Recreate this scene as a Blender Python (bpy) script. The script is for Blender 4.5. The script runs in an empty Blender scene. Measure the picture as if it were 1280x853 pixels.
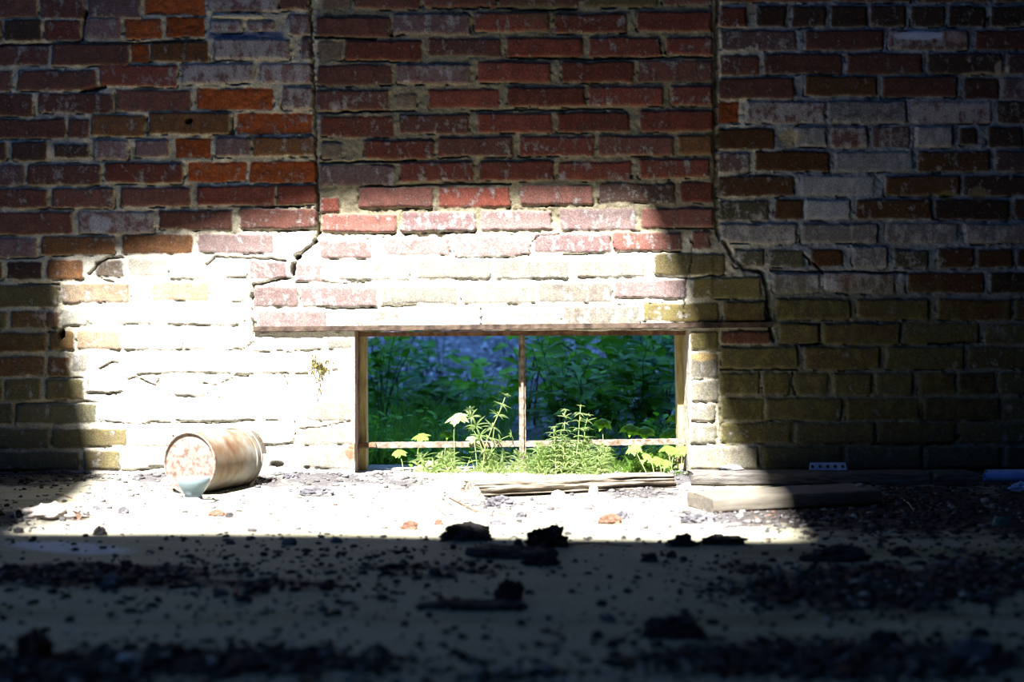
import bpy, bmesh, math, random
import numpy as np
from mathutils import Vector, Matrix, noise as mnoise

random.seed(7)
RNG = np.random.default_rng(11)
SC = bpy.context.scene
COL = SC.collection
PI = math.pi

# ------------------------------------------------------------------ frame
F = 1778.0                 # focal length in pixels (50 mm on 36 mm, 1280 px)
D0 = 3.73                  # camera to wall
S = D0 / F                 # metres per pixel on the wall
HY = 426.5
CAMZ = (600 - HY) * S      # 0.364 m


def wx(px): return (px - 640) * S
def wz(py): return (600 - py) * S


def at(px, py, y):
    """the point at distance y (world) seen at pixel px,py"""
    d = y + D0
    return Vector(((px - 640) * d / F, y, CAMZ - (py - HY) * d / F))


# ------------------------------------------------------------------ noise
_P = RNG.permutation(512)
_P = np.concatenate([_P, _P, _P])
_G = np.stack([np.cos(np.arange(512) * 2.399963), np.sin(np.arange(512) * 2.399963)], 1)


def perlin(x, y):
    xi = np.floor(x).astype(np.int64); yi = np.floor(y).astype(np.int64)
    xf = x - xi; yf = y - yi
    xi &= 511; yi &= 511
    u = xf * xf * xf * (xf * (xf * 6 - 15) + 10); v = yf * yf * yf * (yf * (yf * 6 - 15) + 10)

    def g(ix, iy, dx, dy):
        h = _P[_P[ix & 511] + (iy & 511)] & 511
        gr = _G[h]
        return gr[..., 0] * dx + gr[..., 1] * dy
    a = g(xi, yi, xf, yf); b = g(xi + 1, yi, xf - 1, yf)
    c = g(xi, yi + 1, xf, yf - 1); d = g(xi + 1, yi + 1, xf - 1, yf - 1)
    return ((a + (b - a) * u) + ((c + (d - c) * u) - (a + (b - a) * u)) * v) * 1.45


def fbm(x, y, o=4, ox=0.0):
    t = np.zeros_like(x); a = 1.0; s = 0.0; f = 1.0
    for i in range(o):
        t += a * perlin(x * f + ox + i * 17.3, y * f + ox * 0.7 + i * 9.1)
        s += a; a *= 0.5; f *= 2.03
    return t / s


def sstep(a, b, x):
    t = np.clip((x - a) / (b - a), 0, 1)
    return t * t * (3 - 2 * t)


# ------------------------------------------------------------------ objects
def tag(o, label=None, cat=None, group=None, kind=None):
    if label: o['label'] = label
    if cat: o['category'] = cat
    if group: o['group'] = group
    if kind: o['kind'] = kind
    return o


def link(name, me, mat=None, parent=None):
    o = bpy.data.objects.new(name, me)
    COL.objects.link(o)
    if mat is not None: me.materials.append(mat)
    if parent is not None: o.parent = parent
    return o


def empty(name, loc=(0, 0, 0), rz=0.0):
    o = bpy.data.objects.new(name, None)
    o.location = loc; o.rotation_euler = (0, 0, rz)
    o.empty_display_size = 0.05
    COL.objects.link(o)
    return o


def from_bm(name, bm, mat, parent=None, smooth=False):
    me = bpy.data.meshes.new(name)
    bmesh.ops.recalc_face_normals(bm, faces=bm.faces)
    if smooth:
        for f in bm.faces: f.smooth = True
    bm.to_mesh(me); bm.free()
    return link(name, me, mat, parent)


def np_mesh(name, V, Q, colors=None, smooth=True):
    """mesh from arrays: V (n,3); Q (m,k) faces of one size"""
    me = bpy.data.meshes.new(name)
    n, m, k = len(V), len(Q), Q.shape[1]
    me.vertices.add(n)
    me.vertices.foreach_set('co', np.ascontiguousarray(V, dtype=np.float32).ravel())
    me.loops.add(m * k)
    me.loops.foreach_set('vertex_index', np.ascontiguousarray(Q, dtype=np.int32).ravel())
    me.polygons.add(m)
    me.polygons.foreach_set('loop_start', np.arange(0, m * k, k, dtype=np.int32))
    if smooth:
        me.polygons.foreach_set('use_smooth', np.ones(m, dtype=bool))
    me.update(calc_edges=True)
    if colors is not None:
        at_ = me.attributes.new('tint', 'FLOAT_COLOR', 'POINT')
        c4 = np.ones((n, 4), dtype=np.float32); c4[:, :3] = colors
        at_.data.foreach_set('color', c4.ravel())
    me.validate()
    return me


# ------------------------------------------------------------------ materials
def new_mat(name):
    m = bpy.data.materials.new(name); m.use_nodes = True
    nt = m.node_tree
    b = nt.nodes['Principled BSDF']
    b.inputs['Specular IOR Level'].default_value = 0.25
    return m, nt, b


def surf(name, c1, c2, scale=20, rough=0.85, bump=0.3, bscale=None, dist=0.004, detail=6, metal=0.0, contrast=(0.35, 0.65), stretch=(1, 1, 1)):
    """two tone noise material with a fine bump"""
    m, nt, b = new_mat(name)
    tc = nt.nodes.new('ShaderNodeTexCoord')
    mp = nt.nodes.new('ShaderNodeMapping'); mp.inputs['Scale'].default_value = stretch
    nt.links.new(tc.outputs['Object'], mp.inputs['Vector'])
    n = nt.nodes.new('ShaderNodeTexNoise'); n.inputs['Scale'].default_value = scale; n.inputs['Detail'].default_value = detail
    nt.links.new(mp.outputs['Vector'], n.inputs['Vector'])
    r = nt.nodes.new('ShaderNodeValToRGB')
    r.color_ramp.elements[0].position = contrast[0]; r.color_ramp.elements[0].color = (*c1, 1)
    r.color_ramp.elements[1].position = contrast[1]; r.color_ramp.elements[1].color = (*c2, 1)
    nt.links.new(n.outputs['Fac'], r.inputs['Fac'])
    nt.links.new(r.outputs['Color'], b.inputs['Base Color'])
    n2 = nt.nodes.new('ShaderNodeTexNoise'); n2.inputs['Scale'].default_value = bscale or scale * 4; n2.inputs['Detail'].default_value = 5
    nt.links.new(mp.outputs['Vector'], n2.inputs['Vector'])
    bp = nt.nodes.new('ShaderNodeBump'); bp.inputs['Strength'].default_value = bump; bp.inputs['Distance'].default_value = dist
    nt.links.new(n2.outputs['Fac'], bp.inputs['Height'])
    nt.links.new(bp.outputs['Normal'], b.inputs['Normal'])
    b.inputs['Roughness'].default_value = rough
    b.inputs['Metallic'].default_value = metal
    return m


def tinted(name, nscale=260, amp=0.35, rough=0.95, bump=0.35, dist=0.0025, spec=0.15):
    """colour from the mesh's tint attribute, broken up by fine noise"""
    m, nt, b = new_mat(name)
    a = nt.nodes.new('ShaderNodeAttribute'); a.attribute_name = 'tint'
    tc = nt.nodes.new('ShaderNodeTexCoord')
    n = nt.nodes.new('ShaderNodeTexNoise'); n.inputs['Scale'].default_value = nscale; n.inputs['Detail'].default_value = 5
    nt.links.new(tc.outputs['Object'], n.inputs['Vector'])
    mr = nt.nodes.new('ShaderNodeMapRange')
    mr.inputs['From Min'].default_value = 0.3; mr.inputs['From Max'].default_value = 0.7
    mr.inputs['To Min'].default_value = 1 - amp; mr.inputs['To Max'].default_value = 1 + amp
    nt.links.new(n.outputs['Fac'], mr.inputs['Value'])
    mx = nt.nodes.new('ShaderNodeVectorMath'); mx.operation = 'SCALE'
    nt.links.new(a.outputs['Color'], mx.inputs[0]); nt.links.new(mr.outputs['Result'], mx.inputs['Scale'])
    nt.links.new(mx.outputs['Vector'], b.inputs['Base Color'])
    bp = nt.nodes.new('ShaderNodeBump'); bp.inputs['Strength'].default_value = bump; bp.inputs['Distance'].default_value = dist
    nt.links.new(n.outputs['Fac'], bp.inputs['Height']); nt.links.new(bp.outputs['Normal'], b.inputs['Normal'])
    b.inputs['Roughness'].default_value = rough
    b.inputs['Specular IOR Level'].default_value = spec
    return m


def leaf_mat(name, c1, c2, trans=0.35):
    m, nt, b = new_mat(name)
    tc = nt.nodes.new('ShaderNodeTexCoord')
    n = nt.nodes.new('ShaderNodeTexNoise'); n.inputs['Scale'].default_value = 14; n.inputs['Detail'].default_value = 3
    nt.links.new(tc.outputs['Object'], n.inputs['Vector'])
    r = nt.nodes.new('ShaderNodeValToRGB')
    r.color_ramp.elements[0].position = 0.35; r.color_ramp.elements[0].color = (*c1, 1)
    r.color_ramp.elements[1].position = 0.65; r.color_ramp.elements[1].color = (*c2, 1)
    nt.links.new(n.outputs['Fac'], r.inputs['Fac'])
    nt.links.new(r.outputs['Color'], b.inputs['Base Color'])
    b.inputs['Roughness'].default_value = 0.5
    b.inputs['Specular IOR Level'].default_value = 0.10
    tr = nt.nodes.new('ShaderNodeBsdfTranslucent')
    nt.links.new(r.outputs['Color'], tr.inputs['Color'])
    mx = nt.nodes.new('ShaderNodeMixShader'); mx.inputs['Fac'].default_value = trans
    out = nt.nodes['Material Output']
    nt.links.new(b.outputs['BSDF'], mx.inputs[1]); nt.links.new(tr.outputs['BSDF'], mx.inputs[2])
    nt.links.new(mx.outputs['Shader'], out.inputs['Surface'])
    return m


M = {}
M['wall'] = tinted('brickwork', nscale=330, amp=0.38)
M['floor'] = tinted('floor_dirt', nscale=240, amp=0.4, bump=0.5)
M['gravel'] = tinted('loose_gravel', nscale=400, amp=0.4)
M['char'] = surf('charcoal', (0.010, 0.009, 0.010), (0.045, 0.042, 0.045), 40, 0.8, 0.7, 120, 0.004)
M['ash'] = surf('ash_lump', (0.03, 0.03, 0.035), (0.11, 0.105, 0.12), 40, 0.9, 0.6, 120, 0.004)
M['stone'] = surf('pale_stone', (0.16, 0.15, 0.13), (0.30, 0.28, 0.25), 50, 0.9, 0.4)
M['brickbit'] = surf('brick_bit', (0.07, 0.03, 0.02), (0.15, 0.085, 0.06), 50, 0.9, 0.5)
M['slate'] = surf('grey_stone', (0.06, 0.06, 0.065), (0.14, 0.14, 0.15), 30, 0.85, 0.5)
M['rust'] = surf('rusty_steel', (0.055, 0.025, 0.014), (0.16, 0.085, 0.05), 60, 0.8, 0.5, 220, 0.002)
M['lintel'] = surf('rusty_lintel', (0.018, 0.010, 0.007), (0.065, 0.045, 0.032), 50, 0.8, 0.5, 220, 0.002)
M['muntin'] = surf('flaking_muntin', (0.075, 0.05, 0.032), (0.18, 0.16, 0.135), 70, 0.8, 0.5, 220, 0.002)
M['oldwood'] = surf('bleached_post', (0.20, 0.16, 0.06), (0.34, 0.28, 0.13), 18, 0.85, 0.4, 90, 0.002, stretch=(6, 6, 1))
M['timber'] = surf('weathered_timber', (0.035, 0.024, 0.014), (0.17, 0.145, 0.12), 14, 0.9, 0.8, 60, 0.005, stretch=(1, 9, 9), contrast=(0.36, 0.54))
M['plank'] = surf('grey_plank', (0.085, 0.075, 0.06), (0.14, 0.125, 0.105), 16, 0.9, 0.4, 260, 0.003, stretch=(1, 7, 7))
M['curb'] = surf('dusty_curb_timber', (0.05, 0.045, 0.043), (0.13, 0.12, 0.11), 22, 0.92, 0.6, 120, 0.004, stretch=(1, 6, 6))
M['canbody'] = None
M['bluepipe'] = surf('blue_plastic', (0.10, 0.22, 0.62), (0.22, 0.38, 0.80), 20, 0.45, 0.1)
M['paleplastic'] = surf('pale_blue_plastic', (0.26, 0.36, 0.60), (0.42, 0.52, 0.75), 30, 0.5, 0.2)
M['cupfoot'] = surf('scuffed_white_plastic', (0.09, 0.09, 0.09), (0.17, 0.17, 0.175), 50, 0.6, 0.2)
M['rag'] = surf('dirty_rag', (0.20, 0.17, 0.155), (0.42, 0.39, 0.37), 30, 0.95, 0.8, 120, 0.004)
M['twig'] = surf('dry_twig', (0.06, 0.035, 0.02), (0.16, 0.10, 0.07), 60, 0.9, 0.5)
M['paletwig'] = surf('bleached_stick', (0.3, 0.26, 0.22), (0.5, 0.45, 0.4), 60, 0.9, 0.5)
M['moss'] = leaf_mat('dry_moss', (0.10, 0.085, 0.02), (0.20, 0.17, 0.05), 0.2)
M['sun_leaf'] = leaf_mat('herb_leaf', (0.10, 0.20, 0.03), (0.19, 0.30, 0.07), 0.35)
M['pale_leaf'] = leaf_mat('bedstraw_leaf', (0.21, 0.30, 0.10), (0.33, 0.42, 0.19), 0.35)
M['herb_stem'] = leaf_mat('herb_stem', (0.16, 0.21, 0.07), (0.26, 0.30, 0.13), 0.15)
M['shade_leaf'] = leaf_mat('shrub_leaf', (0.04, 0.13, 0.008), (0.09, 0.27, 0.012), 0.35)
M['light_leaf'] = leaf_mat('young_shrub_leaf', (0.10, 0.30, 0.010), (0.20, 0.46, 0.02), 0.4)
M['blue_leaf'] = leaf_mat('glaucous_leaf', (0.05, 0.16, 0.06), (0.12, 0.30, 0.13), 0.3)
M['shrub_stem'] = surf('shrub_stem', (0.02, 0.016, 0.012), (0.05, 0.04, 0.03), 40, 0.9, 0.3)
M['grass'] = leaf_mat('shade_grass', (0.04, 0.13, 0.01), (0.12, 0.32, 0.02), 0.35)
M['ground'] = surf('leaf_litter', (0.02, 0.018, 0.02), (0.15, 0.14, 0.155), 9, 0.9, 0.8, 30, 0.02, contrast=(0.38, 0.66))
M['litter'] = tinted('fallen_leaf', 60, 0.3, 0.6, 0.2, 0.002, 0.3)

# ------------------------------------------------------------------ the sun and the hole it comes through
SUN = Vector((0.35, 1.0, -1.5)).normalized()
ZC = 5.0                    # underside of the ceiling

# ------------------------------------------------------------------ brickwork, course by course (pixels on the wall plane)
# entries: x0, x1, top, bottom, class
B = []


def course(zone, y0, y1, items):
    for it in items:
        x0, x1, c = it[:3]
        t, b = (it[3], it[4]) if len(it) > 3 else (y0, y1)
        B.append((x0, x1, t, b, c, zone))


# classes: r red, m maroon, d dark, o spalled orange, p purple grey, w whitewashed, W white crust, n brown, g green,
#          c cream, k pale pink, y olive grey, s smeared with mortar, t tan, a pale grey
L = 'L'
course(L, -10, 22, [(-60, 46, 'm'), (49, 106, 'm'), (109, 176, 'p'), (180, 256, 'o', -10, 18), (260, 347, 'w', -10, 14), (350, 386, 'm', -12, 12)])
course(L, 24, 51, [(-40, 2, 'm'), (5, 52, 'd'), (55, 100, 'r'), (105, 151, 'p', 21, 48), (155, 202, 'o', 23, 48), (207, 255, 'o', 20, 46), (262, 303, 'w', 25, 40), (309, 343, 'w', 25, 38), (361, 388, 'p', 17, 44)])
course(L, 54, 82, [(-50, 60, 'm'), (64, 161, 'm', 54, 82), (163, 186, 'o', 53, 78), (188, 260, 'n', 51, 77), (267, 362, 'w', 48, 74), (376, 389, 'p', 47, 73)])
course(L, 87, 114, [(-80, 15, 'm'), (22, 120, 'm', 87, 113), (124, 220, 'r', 81, 108), (226, 318, 'w', 79, 104), (325, 391, 'w', 78, 104)])
course(L, 116, 145, [(-50, 40, 'm'), (46, 141, 'm', 116, 141), (144, 238, 'm', 112, 139), (245, 341, 'o', 110, 137), (352, 391, 'w', 108, 136)])
course(L, 148, 173, [(-50, 82, 'm'), (84, 111, 'm'), (113, 181, 'n', 143, 170), (186, 286, 'n', 140, 167), (295, 390, 'o', 141, 167)])
course(L, 177, 201, [(-50, 8, 'd'), (14, 58, 'd'), (66, 111, 'd', 180, 197), (116, 160, 'p', 174, 199), (168, 210, 'p', 174, 196), (218, 264, 'o', 172, 198), (269, 313, 'p', 171, 195), (316, 393, 'n', 170, 195)])
course(L, 206, 232, [(-60, 30, 'p'), (34, 126, 'm', 205, 231), (131, 228, 'r', 203, 229), (234, 308, 'o', 202, 227), (311, 395, 'o', 201, 229)])
course(L, 235, 260, [(-40, 58, 'm'), (64, 142, 'm'), (150, 238, 'm', 234, 258), (246, 343, 'r', 232, 257), (345, 396, 'r', 231, 255)])
course(L, 265, 293, [(-60, 90, 'm'), (97, 192, 'w', 264, 292), (198, 290, 'm', 263, 287), (300, 397, 'm', 261, 286)])
course(L, 297, 322, [(-60, 46, 'p'), (51, 144, 'n', 295, 319), (152, 241, 'n', 293, 318), (247, 341, 'q', 292, 317), (346, 392, 'c', 290, 316)])
course(L, 327, 350, [(-40, 2, 'd'), (8, 52, 'd'), (58, 104, 'n', 325, 350), (118, 153, 's', 326, 345), (160, 208, 'c', 324, 345), (211, 256, 'c', 323, 349), (264, 309, 'c', 325, 347), (312, 358, 'q', 326, 349)])
course(L, 356, 384, [(-70, 72, 'g'), (76, 162, 't', 354, 379), (165, 186, 'c', 353, 377), (188, 262, 't', 352, 377), (266, 314, 'c', 352, 377)])
course(L, 389, 410, [(-60, 8, 'g'), (12, 56, 'n'), (58, 72, 'm'), (77, 108, 'c', 385, 408), (110, 205, 'c', 383, 406), (208, 305, 'c', 382, 406)])
course(L, 416, 440, [(-60, 57, 'n'), (61, 92, 'n', 414, 438), (95, 150, 't', 412, 437), (153, 228, 'c', 412, 437), (229, 276, 'c', 412, 437), (278, 306, 'c', 411, 436),
                     (314, 341, 'c', 421, 440), (342, 402, 'k', 422, 438), (409, 441, 'k', 424, 437)])
course(L, 446, 470, [(-60, 55, 'n'), (59, 86, 'n'), (90, 165, 'c', 441, 464), (170, 290, 'c', 442, 467), (294, 386, 'c', 441, 467), (413, 441, 'a', 445, 463)])
course(L, 474, 500, [(-60, 2, 'g'), (5, 50, 'g'), (57, 104, 'g'), (108, 150, 'c', 470, 492), (154, 200, 'c', 476, 497), (204, 256, 'c', 470, 496), (260, 308, 'c', 477, 498), (309, 356, 'c', 470, 497), (362, 402, 'c', 474, 492), (411, 441, 'a', 470, 494)])
course(L, 505, 530, [(-60, 15, 'y'), (19, 120, 'y', 505, 529), (124, 213, 'c', 500, 527), (219, 318, 'c', 500, 526), (320, 374, 'c', 499, 525), (382, 440, 'k', 501, 526)])
course(L, 536, 560, [(-60, 60, 'y'), (64, 160, 'g', 536, 559), (165, 215, 'c', 534, 558), (218, 322, 'c', 532, 556), (325, 366, 'c', 531, 556), (377, 440, 'k', 533, 557)])
course(L, 565, 588, [(-60, 100, 'y'), (104, 150, 'g', 563, 587), (153, 245, 'c', 561, 584), (250, 322, 'c', 561, 584), (326, 362, 'c', 561, 585), (380, 440, 'k', 561, 586)])
course(L, 592, 616, [(-60, 60, 'd'), (64, 150, 'd'), (154, 250, 'c'), (254, 330, 'c'), (335, 368, 'c'), (372, 440, 'a', 590, 612)])
C_ = 'C'
course(C_, -18, 11, [(403, 440, 's'), (443, 524, 'm'), (529, 620, 'm', -20, 10), (623, 724, 'm', -22, 8), (730, 822, 'g', -24, 9), (829, 890, 'm', -24, 6)])
course(C_, 18, 44, [(394, 488, 'm', 21, 46), (491, 587, 'p', 17, 43), (593, 686, 'r', 15, 40), (692, 784, 'r', 17, 41), (797, 890, 'r', 14, 39)])
course(C_, 50, 75, [(397, 428, 's', 51, 76), (432, 526, 'r', 50, 76), (535, 626, 'm', 48, 70), (633, 728, 'r', 47, 71), (736, 826, 'r', 47, 71), (833, 891, 'r', 46, 69)])
course(C_, 80, 105, [(396, 490, 'm', 81, 106), (496, 586, 'p', 80, 105), (597, 688, 'r', 77, 103), (702, 792, 'r', 77, 103), (797, 891, 'm', 75, 102)])
course(C_, 112, 138, [(395, 485, 'm', 112, 138), (495, 521, 's', 116, 134), (536, 624, 'r', 111, 135), (634, 731, 'r', 109, 133), (736, 829, 'r', 108, 133), (839, 891, 'r', 107, 132)])
course(C_, 144, 171, [(400, 492, 'r', 145, 171), (499, 586, 'm', 143, 167), (597, 690, 'r', 141, 166), (697, 786, 'r', 140, 165), (800, 893, 'r', 138, 164)])
course(C_, 173, 199, [(402, 428, 's', 178, 198), (455, 542, 'r', 175, 199), (547, 641, 'm', 171, 196), (649, 743, 'r', 170, 195), (748, 842, 'm', 170, 195), (847, 890, 'n', 168, 193)])
course(C_, 205, 232, [(400, 494, 'p', 206, 232), (500, 592, 'r', 202, 227), (599, 692, 'r', 201, 226), (698, 790, 'r', 202, 226), (799, 887, 'r', 198, 223)])
course(C_, 234, 260, [(400, 425, 'r', 247, 266), (448, 541, 'u', 234, 260), (548, 638, 'r', 234, 259), (650, 741, 'u', 232, 256), (749, 844, 'd', 229, 254), (850, 892, 'r', 228, 253)])
course(C_, 265, 290, [(403, 495, 'u', 268, 291), (502, 595, 'p', 265, 290), (601, 690, 'q', 263, 288), (700, 795, 'q', 261, 288), (802, 893, 'u', 260, 284)])
course(C_, 295, 320, [(399, 465, 'q', 300, 323), (478, 562, 'q', 297, 320), (568, 664, 'q', 294, 320), (668, 763, 'p', 292, 316), (765, 852, 'u', 290, 314), (865, 888, 'u', 288, 312)])
course(C_, 325, 350, [(367, 406, 'q', 329, 352), (424, 512, 'k', 326, 351), (520, 613, 'k', 324, 349), (620, 710, 'k', 324, 349), (720, 806, 'k', 323, 347), (818, 906, 'g', 317, 344)])
course(C_, 355, 380, [(317, 373, 'q', 358, 384), (375, 472, 'q', 358, 384), (477, 572, 'k', 357, 380), (578, 670, 'k', 355, 380), (673, 765, 'k', 353, 378), (768, 858, 'q', 350, 373), (866, 952, 'G', 347, 373)])
course(C_, 385, 411, [(320, 408, 'q', 388, 415), (411, 499, 'k', 387, 413), (502, 601, 'W', 385, 411), (604, 700, 'k', 384, 409), (704, 800, 'k', 382, 409), (804, 898, 'G', 379, 403), (905, 957, 'n', 377, 402)])
R_ = 'R'
course(R_, -22, 2, [(900, 1040, 'r'), (1045, 1140, 'm'), (1145, 1240, 'm'), (1245, 1330, 'm')])
course(R_, 7, 33, [(900, 933, 'r', 8, 34), (945, 983, 'd'), (990, 1033, 'd'), (1039, 1084, 'd'), (1088, 1132, 'd'), (1139, 1182, 'd'), (1187, 1233, 'd'), (1239, 1330, 'd')])
course(R_, 37, 62, [(901, 996, 'p'), (1007, 1105, 'm'), (1112, 1211, 'w'), (1220, 1340, 'm')])
course(R_, 66, 92, [(900, 950, 'm', 68, 94), (955, 1053, 'm'), (1059, 1154, 'm'), (1160, 1254, 'd'), (1259, 1340, 'p')])
course(R_, 96, 122, [(899, 993, 'm', 97, 123), (1007, 1096, 'n', 94, 120), (1103, 1197, 'm', 95, 121), (1206, 1250, 'm', 97, 123), (1252, 1340, 'p', 97, 124)])
course(R_, 126, 154, [(898, 924, 'o'), (933, 1032, 'w'), (1035, 1134, 'W'), (1140, 1240, 'w'), (1247, 1340, 'd')])
course(R_, 158, 184, [(897, 969, 'n', 160, 187), (995, 1034, 'W'), (1040, 1085, 'w'), (1090, 1138, 'p'), (1145, 1192, 'W'), (1200, 1222, 'd', 160, 181), (1236, 1280, 'd'), (1286, 1330, 'm')])
course(R_, 189, 214, [(898, 938, 'p', 190, 216), (944, 1037, 'n', 189, 214), (1044, 1142, 'X'), (1147, 1238, 'n'), (1244, 1340, 'p')])
course(R_, 219, 244, [(898, 993, 'n', 220, 245), (1000, 1094, 'X'), (1107, 1200, 'n'), (1205, 1340, 'd')])
course(R_, 249, 274, [(899, 962, 'y', 250, 275), (969, 1004, 'n'), (1006, 1063, 'X'), (1070, 1165, 'n'), (1169, 1262, 'd'), (1268, 1350, 'd')])
course(R_, 279, 304, [(900, 996, 'a'), (1002, 1098, 'a'), (1108, 1198, 'a'), (1206, 1330, 'a')])
course(R_, 312, 334, [(918, 956, 'y'), (962, 1006, 'y'), (1014, 1054, 'n'), (1067, 1110, 'a', 308, 335), (1118, 1161, 'y'), (1173, 1217, 'n', 310, 335), (1222, 1267, 'n'), (1272, 1330, 'd')])
course(R_, 341, 366, [(966, 1026, 'a'), (1031, 1120, 'w'), (1135, 1231, 'n'), (1238, 1330, 'd')])
course(R_, 374, 399, [(970, 1064, 'G'), (1072, 1162, 'n'), (1172, 1265, 'n'), (1270, 1360, 'd')])
course(R_, 404, 430, [(974, 1024, 'G'), (1029, 1126, 'n'), (1130, 1225, 'g'), (1232, 1330, 'y')])
course(R_, 434, 461, [(863, 898, 'G', 414, 438), (901, 963, 'R', 414, 430), (902, 998, 'G'), (1006, 1100, 'n'), (1108, 1206, 'g'), (1212, 1330, 'y')])
course(R_, 466, 493, [(863, 898, 'k', 443, 472), (901, 950, 'G'), (954, 988, 'G'), (993, 1036, 'g'), (1042, 1090, 'g'), (1095, 1142, 'y'), (1150, 1196, 'n'), (1200, 1245, 'd'), (1250, 1300, 'y')])
course(R_, 498, 525, [(863, 898, 'k', 476, 502), (902, 955, 'G'), (958, 1053, 'g'), (1058, 1150, 'g'), (1155, 1250, 'd'), (1255, 1330, 'y')])
course(R_, 529, 554, [(863, 894, 'k', 505, 527), (902, 990, 'G'), (994, 1094, 'y'), (1098, 1195, 'd'), (1200, 1300, 'y')])
course(R_, 559, 585, [(863, 896, 'k', 531, 555), (863, 948, 'k', 559, 587), (955, 1053, 'y'), (1058, 1152, 'y'), (1157, 1251, 'y'), (1258, 1340, 'd')])
course(R_, 590, 616, [(863, 960, 'y'), (966, 1060, 'd'), (1066, 1160, 'd'), (1166, 1260, 'd'), (1266, 1340, 'd')])

# beyond the photograph the same bond simply goes on
_rb = random.Random(3)
XL, XR = -480, 1760
for k in range(-8, 21):
    yt = -22 + k * 30.4 - 2
    ofs = _rb.uniform(-20, 20) + (50 if k % 2 else 0)
    x = -66 - ofs
    while x > XL:
        w = _rb.choice([94, 96, 92, 46 if k % 6 == 1 else 95])
        B.append((x - w, x, yt + 3, yt + 29, _rb.choice('mmmnrdp'), 'O')); x -= w + 5
    x = 1345 + ofs * 0.3
    while x < XR:
        w = _rb.choice([94, 96, 92, 46 if k % 6 == 1 else 95])
        B.append((x, x + w, yt + 3, yt + 29, _rb.choice('dmmnyy'), 'O')); x += w + 5
for k in range(1, 24):
    yt = -22 - k * 30.4
    x = -70 - (50 if k % 2 else 0)
    while x < 1340:
        w = _rb.choice([94, 96, 92, 46 if k % 6 == 1 else 95])
        B.append((x, x + w, yt + 3, yt + 29, _rb.choice('mmrrmdp'), 'O')); x += w + 5

ALB = {'r': (0.125, 0.038, 0.027), 'm': (0.105, 0.046, 0.036), 'd': (0.050, 0.030, 0.024), 'o': (0.215, 0.052, 0.014),
       'p': (0.125, 0.078, 0.078), 'w': (0.12, 0.065, 0.062), 'W': (0.26, 0.26, 0.265), 'n': (0.105, 0.050, 0.022),
       'g': (0.088, 0.074, 0.036), 'G': (0.105, 0.085, 0.032), 'c': (0.235, 0.225, 0.185), 'k': (0.140, 0.130, 0.110), 'u': (0.125, 0.056, 0.046), 'q': (0.140, 0.098, 0.095),  # u: reds of the sunlit rows, dust and highlight paling in the colour
       'y': (0.085, 0.080, 0.050), 's': (0.13, 0.10, 0.075), 't': (0.15, 0.112, 0.075), 'a': (0.19, 0.175, 0.175), 'X': (0.33, 0.355, 0.385), 'R': (0.17, 0.045, 0.035)}
# how much white bloom sits on a class, how much algae, how rough it is
BLOOM = {'w': 0.75, 'W': 0.5, 'p': 0.30, 'a': 0.55, 'X': 0.4, 'r': 0.06, 'm': 0.07, 'y': 0.25, 'c': 0.5, 'q': 0.25, 'k': 0.3}


def seg_dist(px, py, pts):
    d = np.full(px.shape, 1e9)
    for (ax, ay), (bx, by) in zip(pts[:-1], pts[1:]):
        vx, vy = bx - ax, by - ay
        t = np.clip(((px - ax) * vx + (py - ay) * vy) / (vx * vx + vy * vy + 1e-9), 0, 1)
        d = np.minimum(d, np.hypot(px - ax - t * vx, py - ay - t * vy))
    return d


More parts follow.
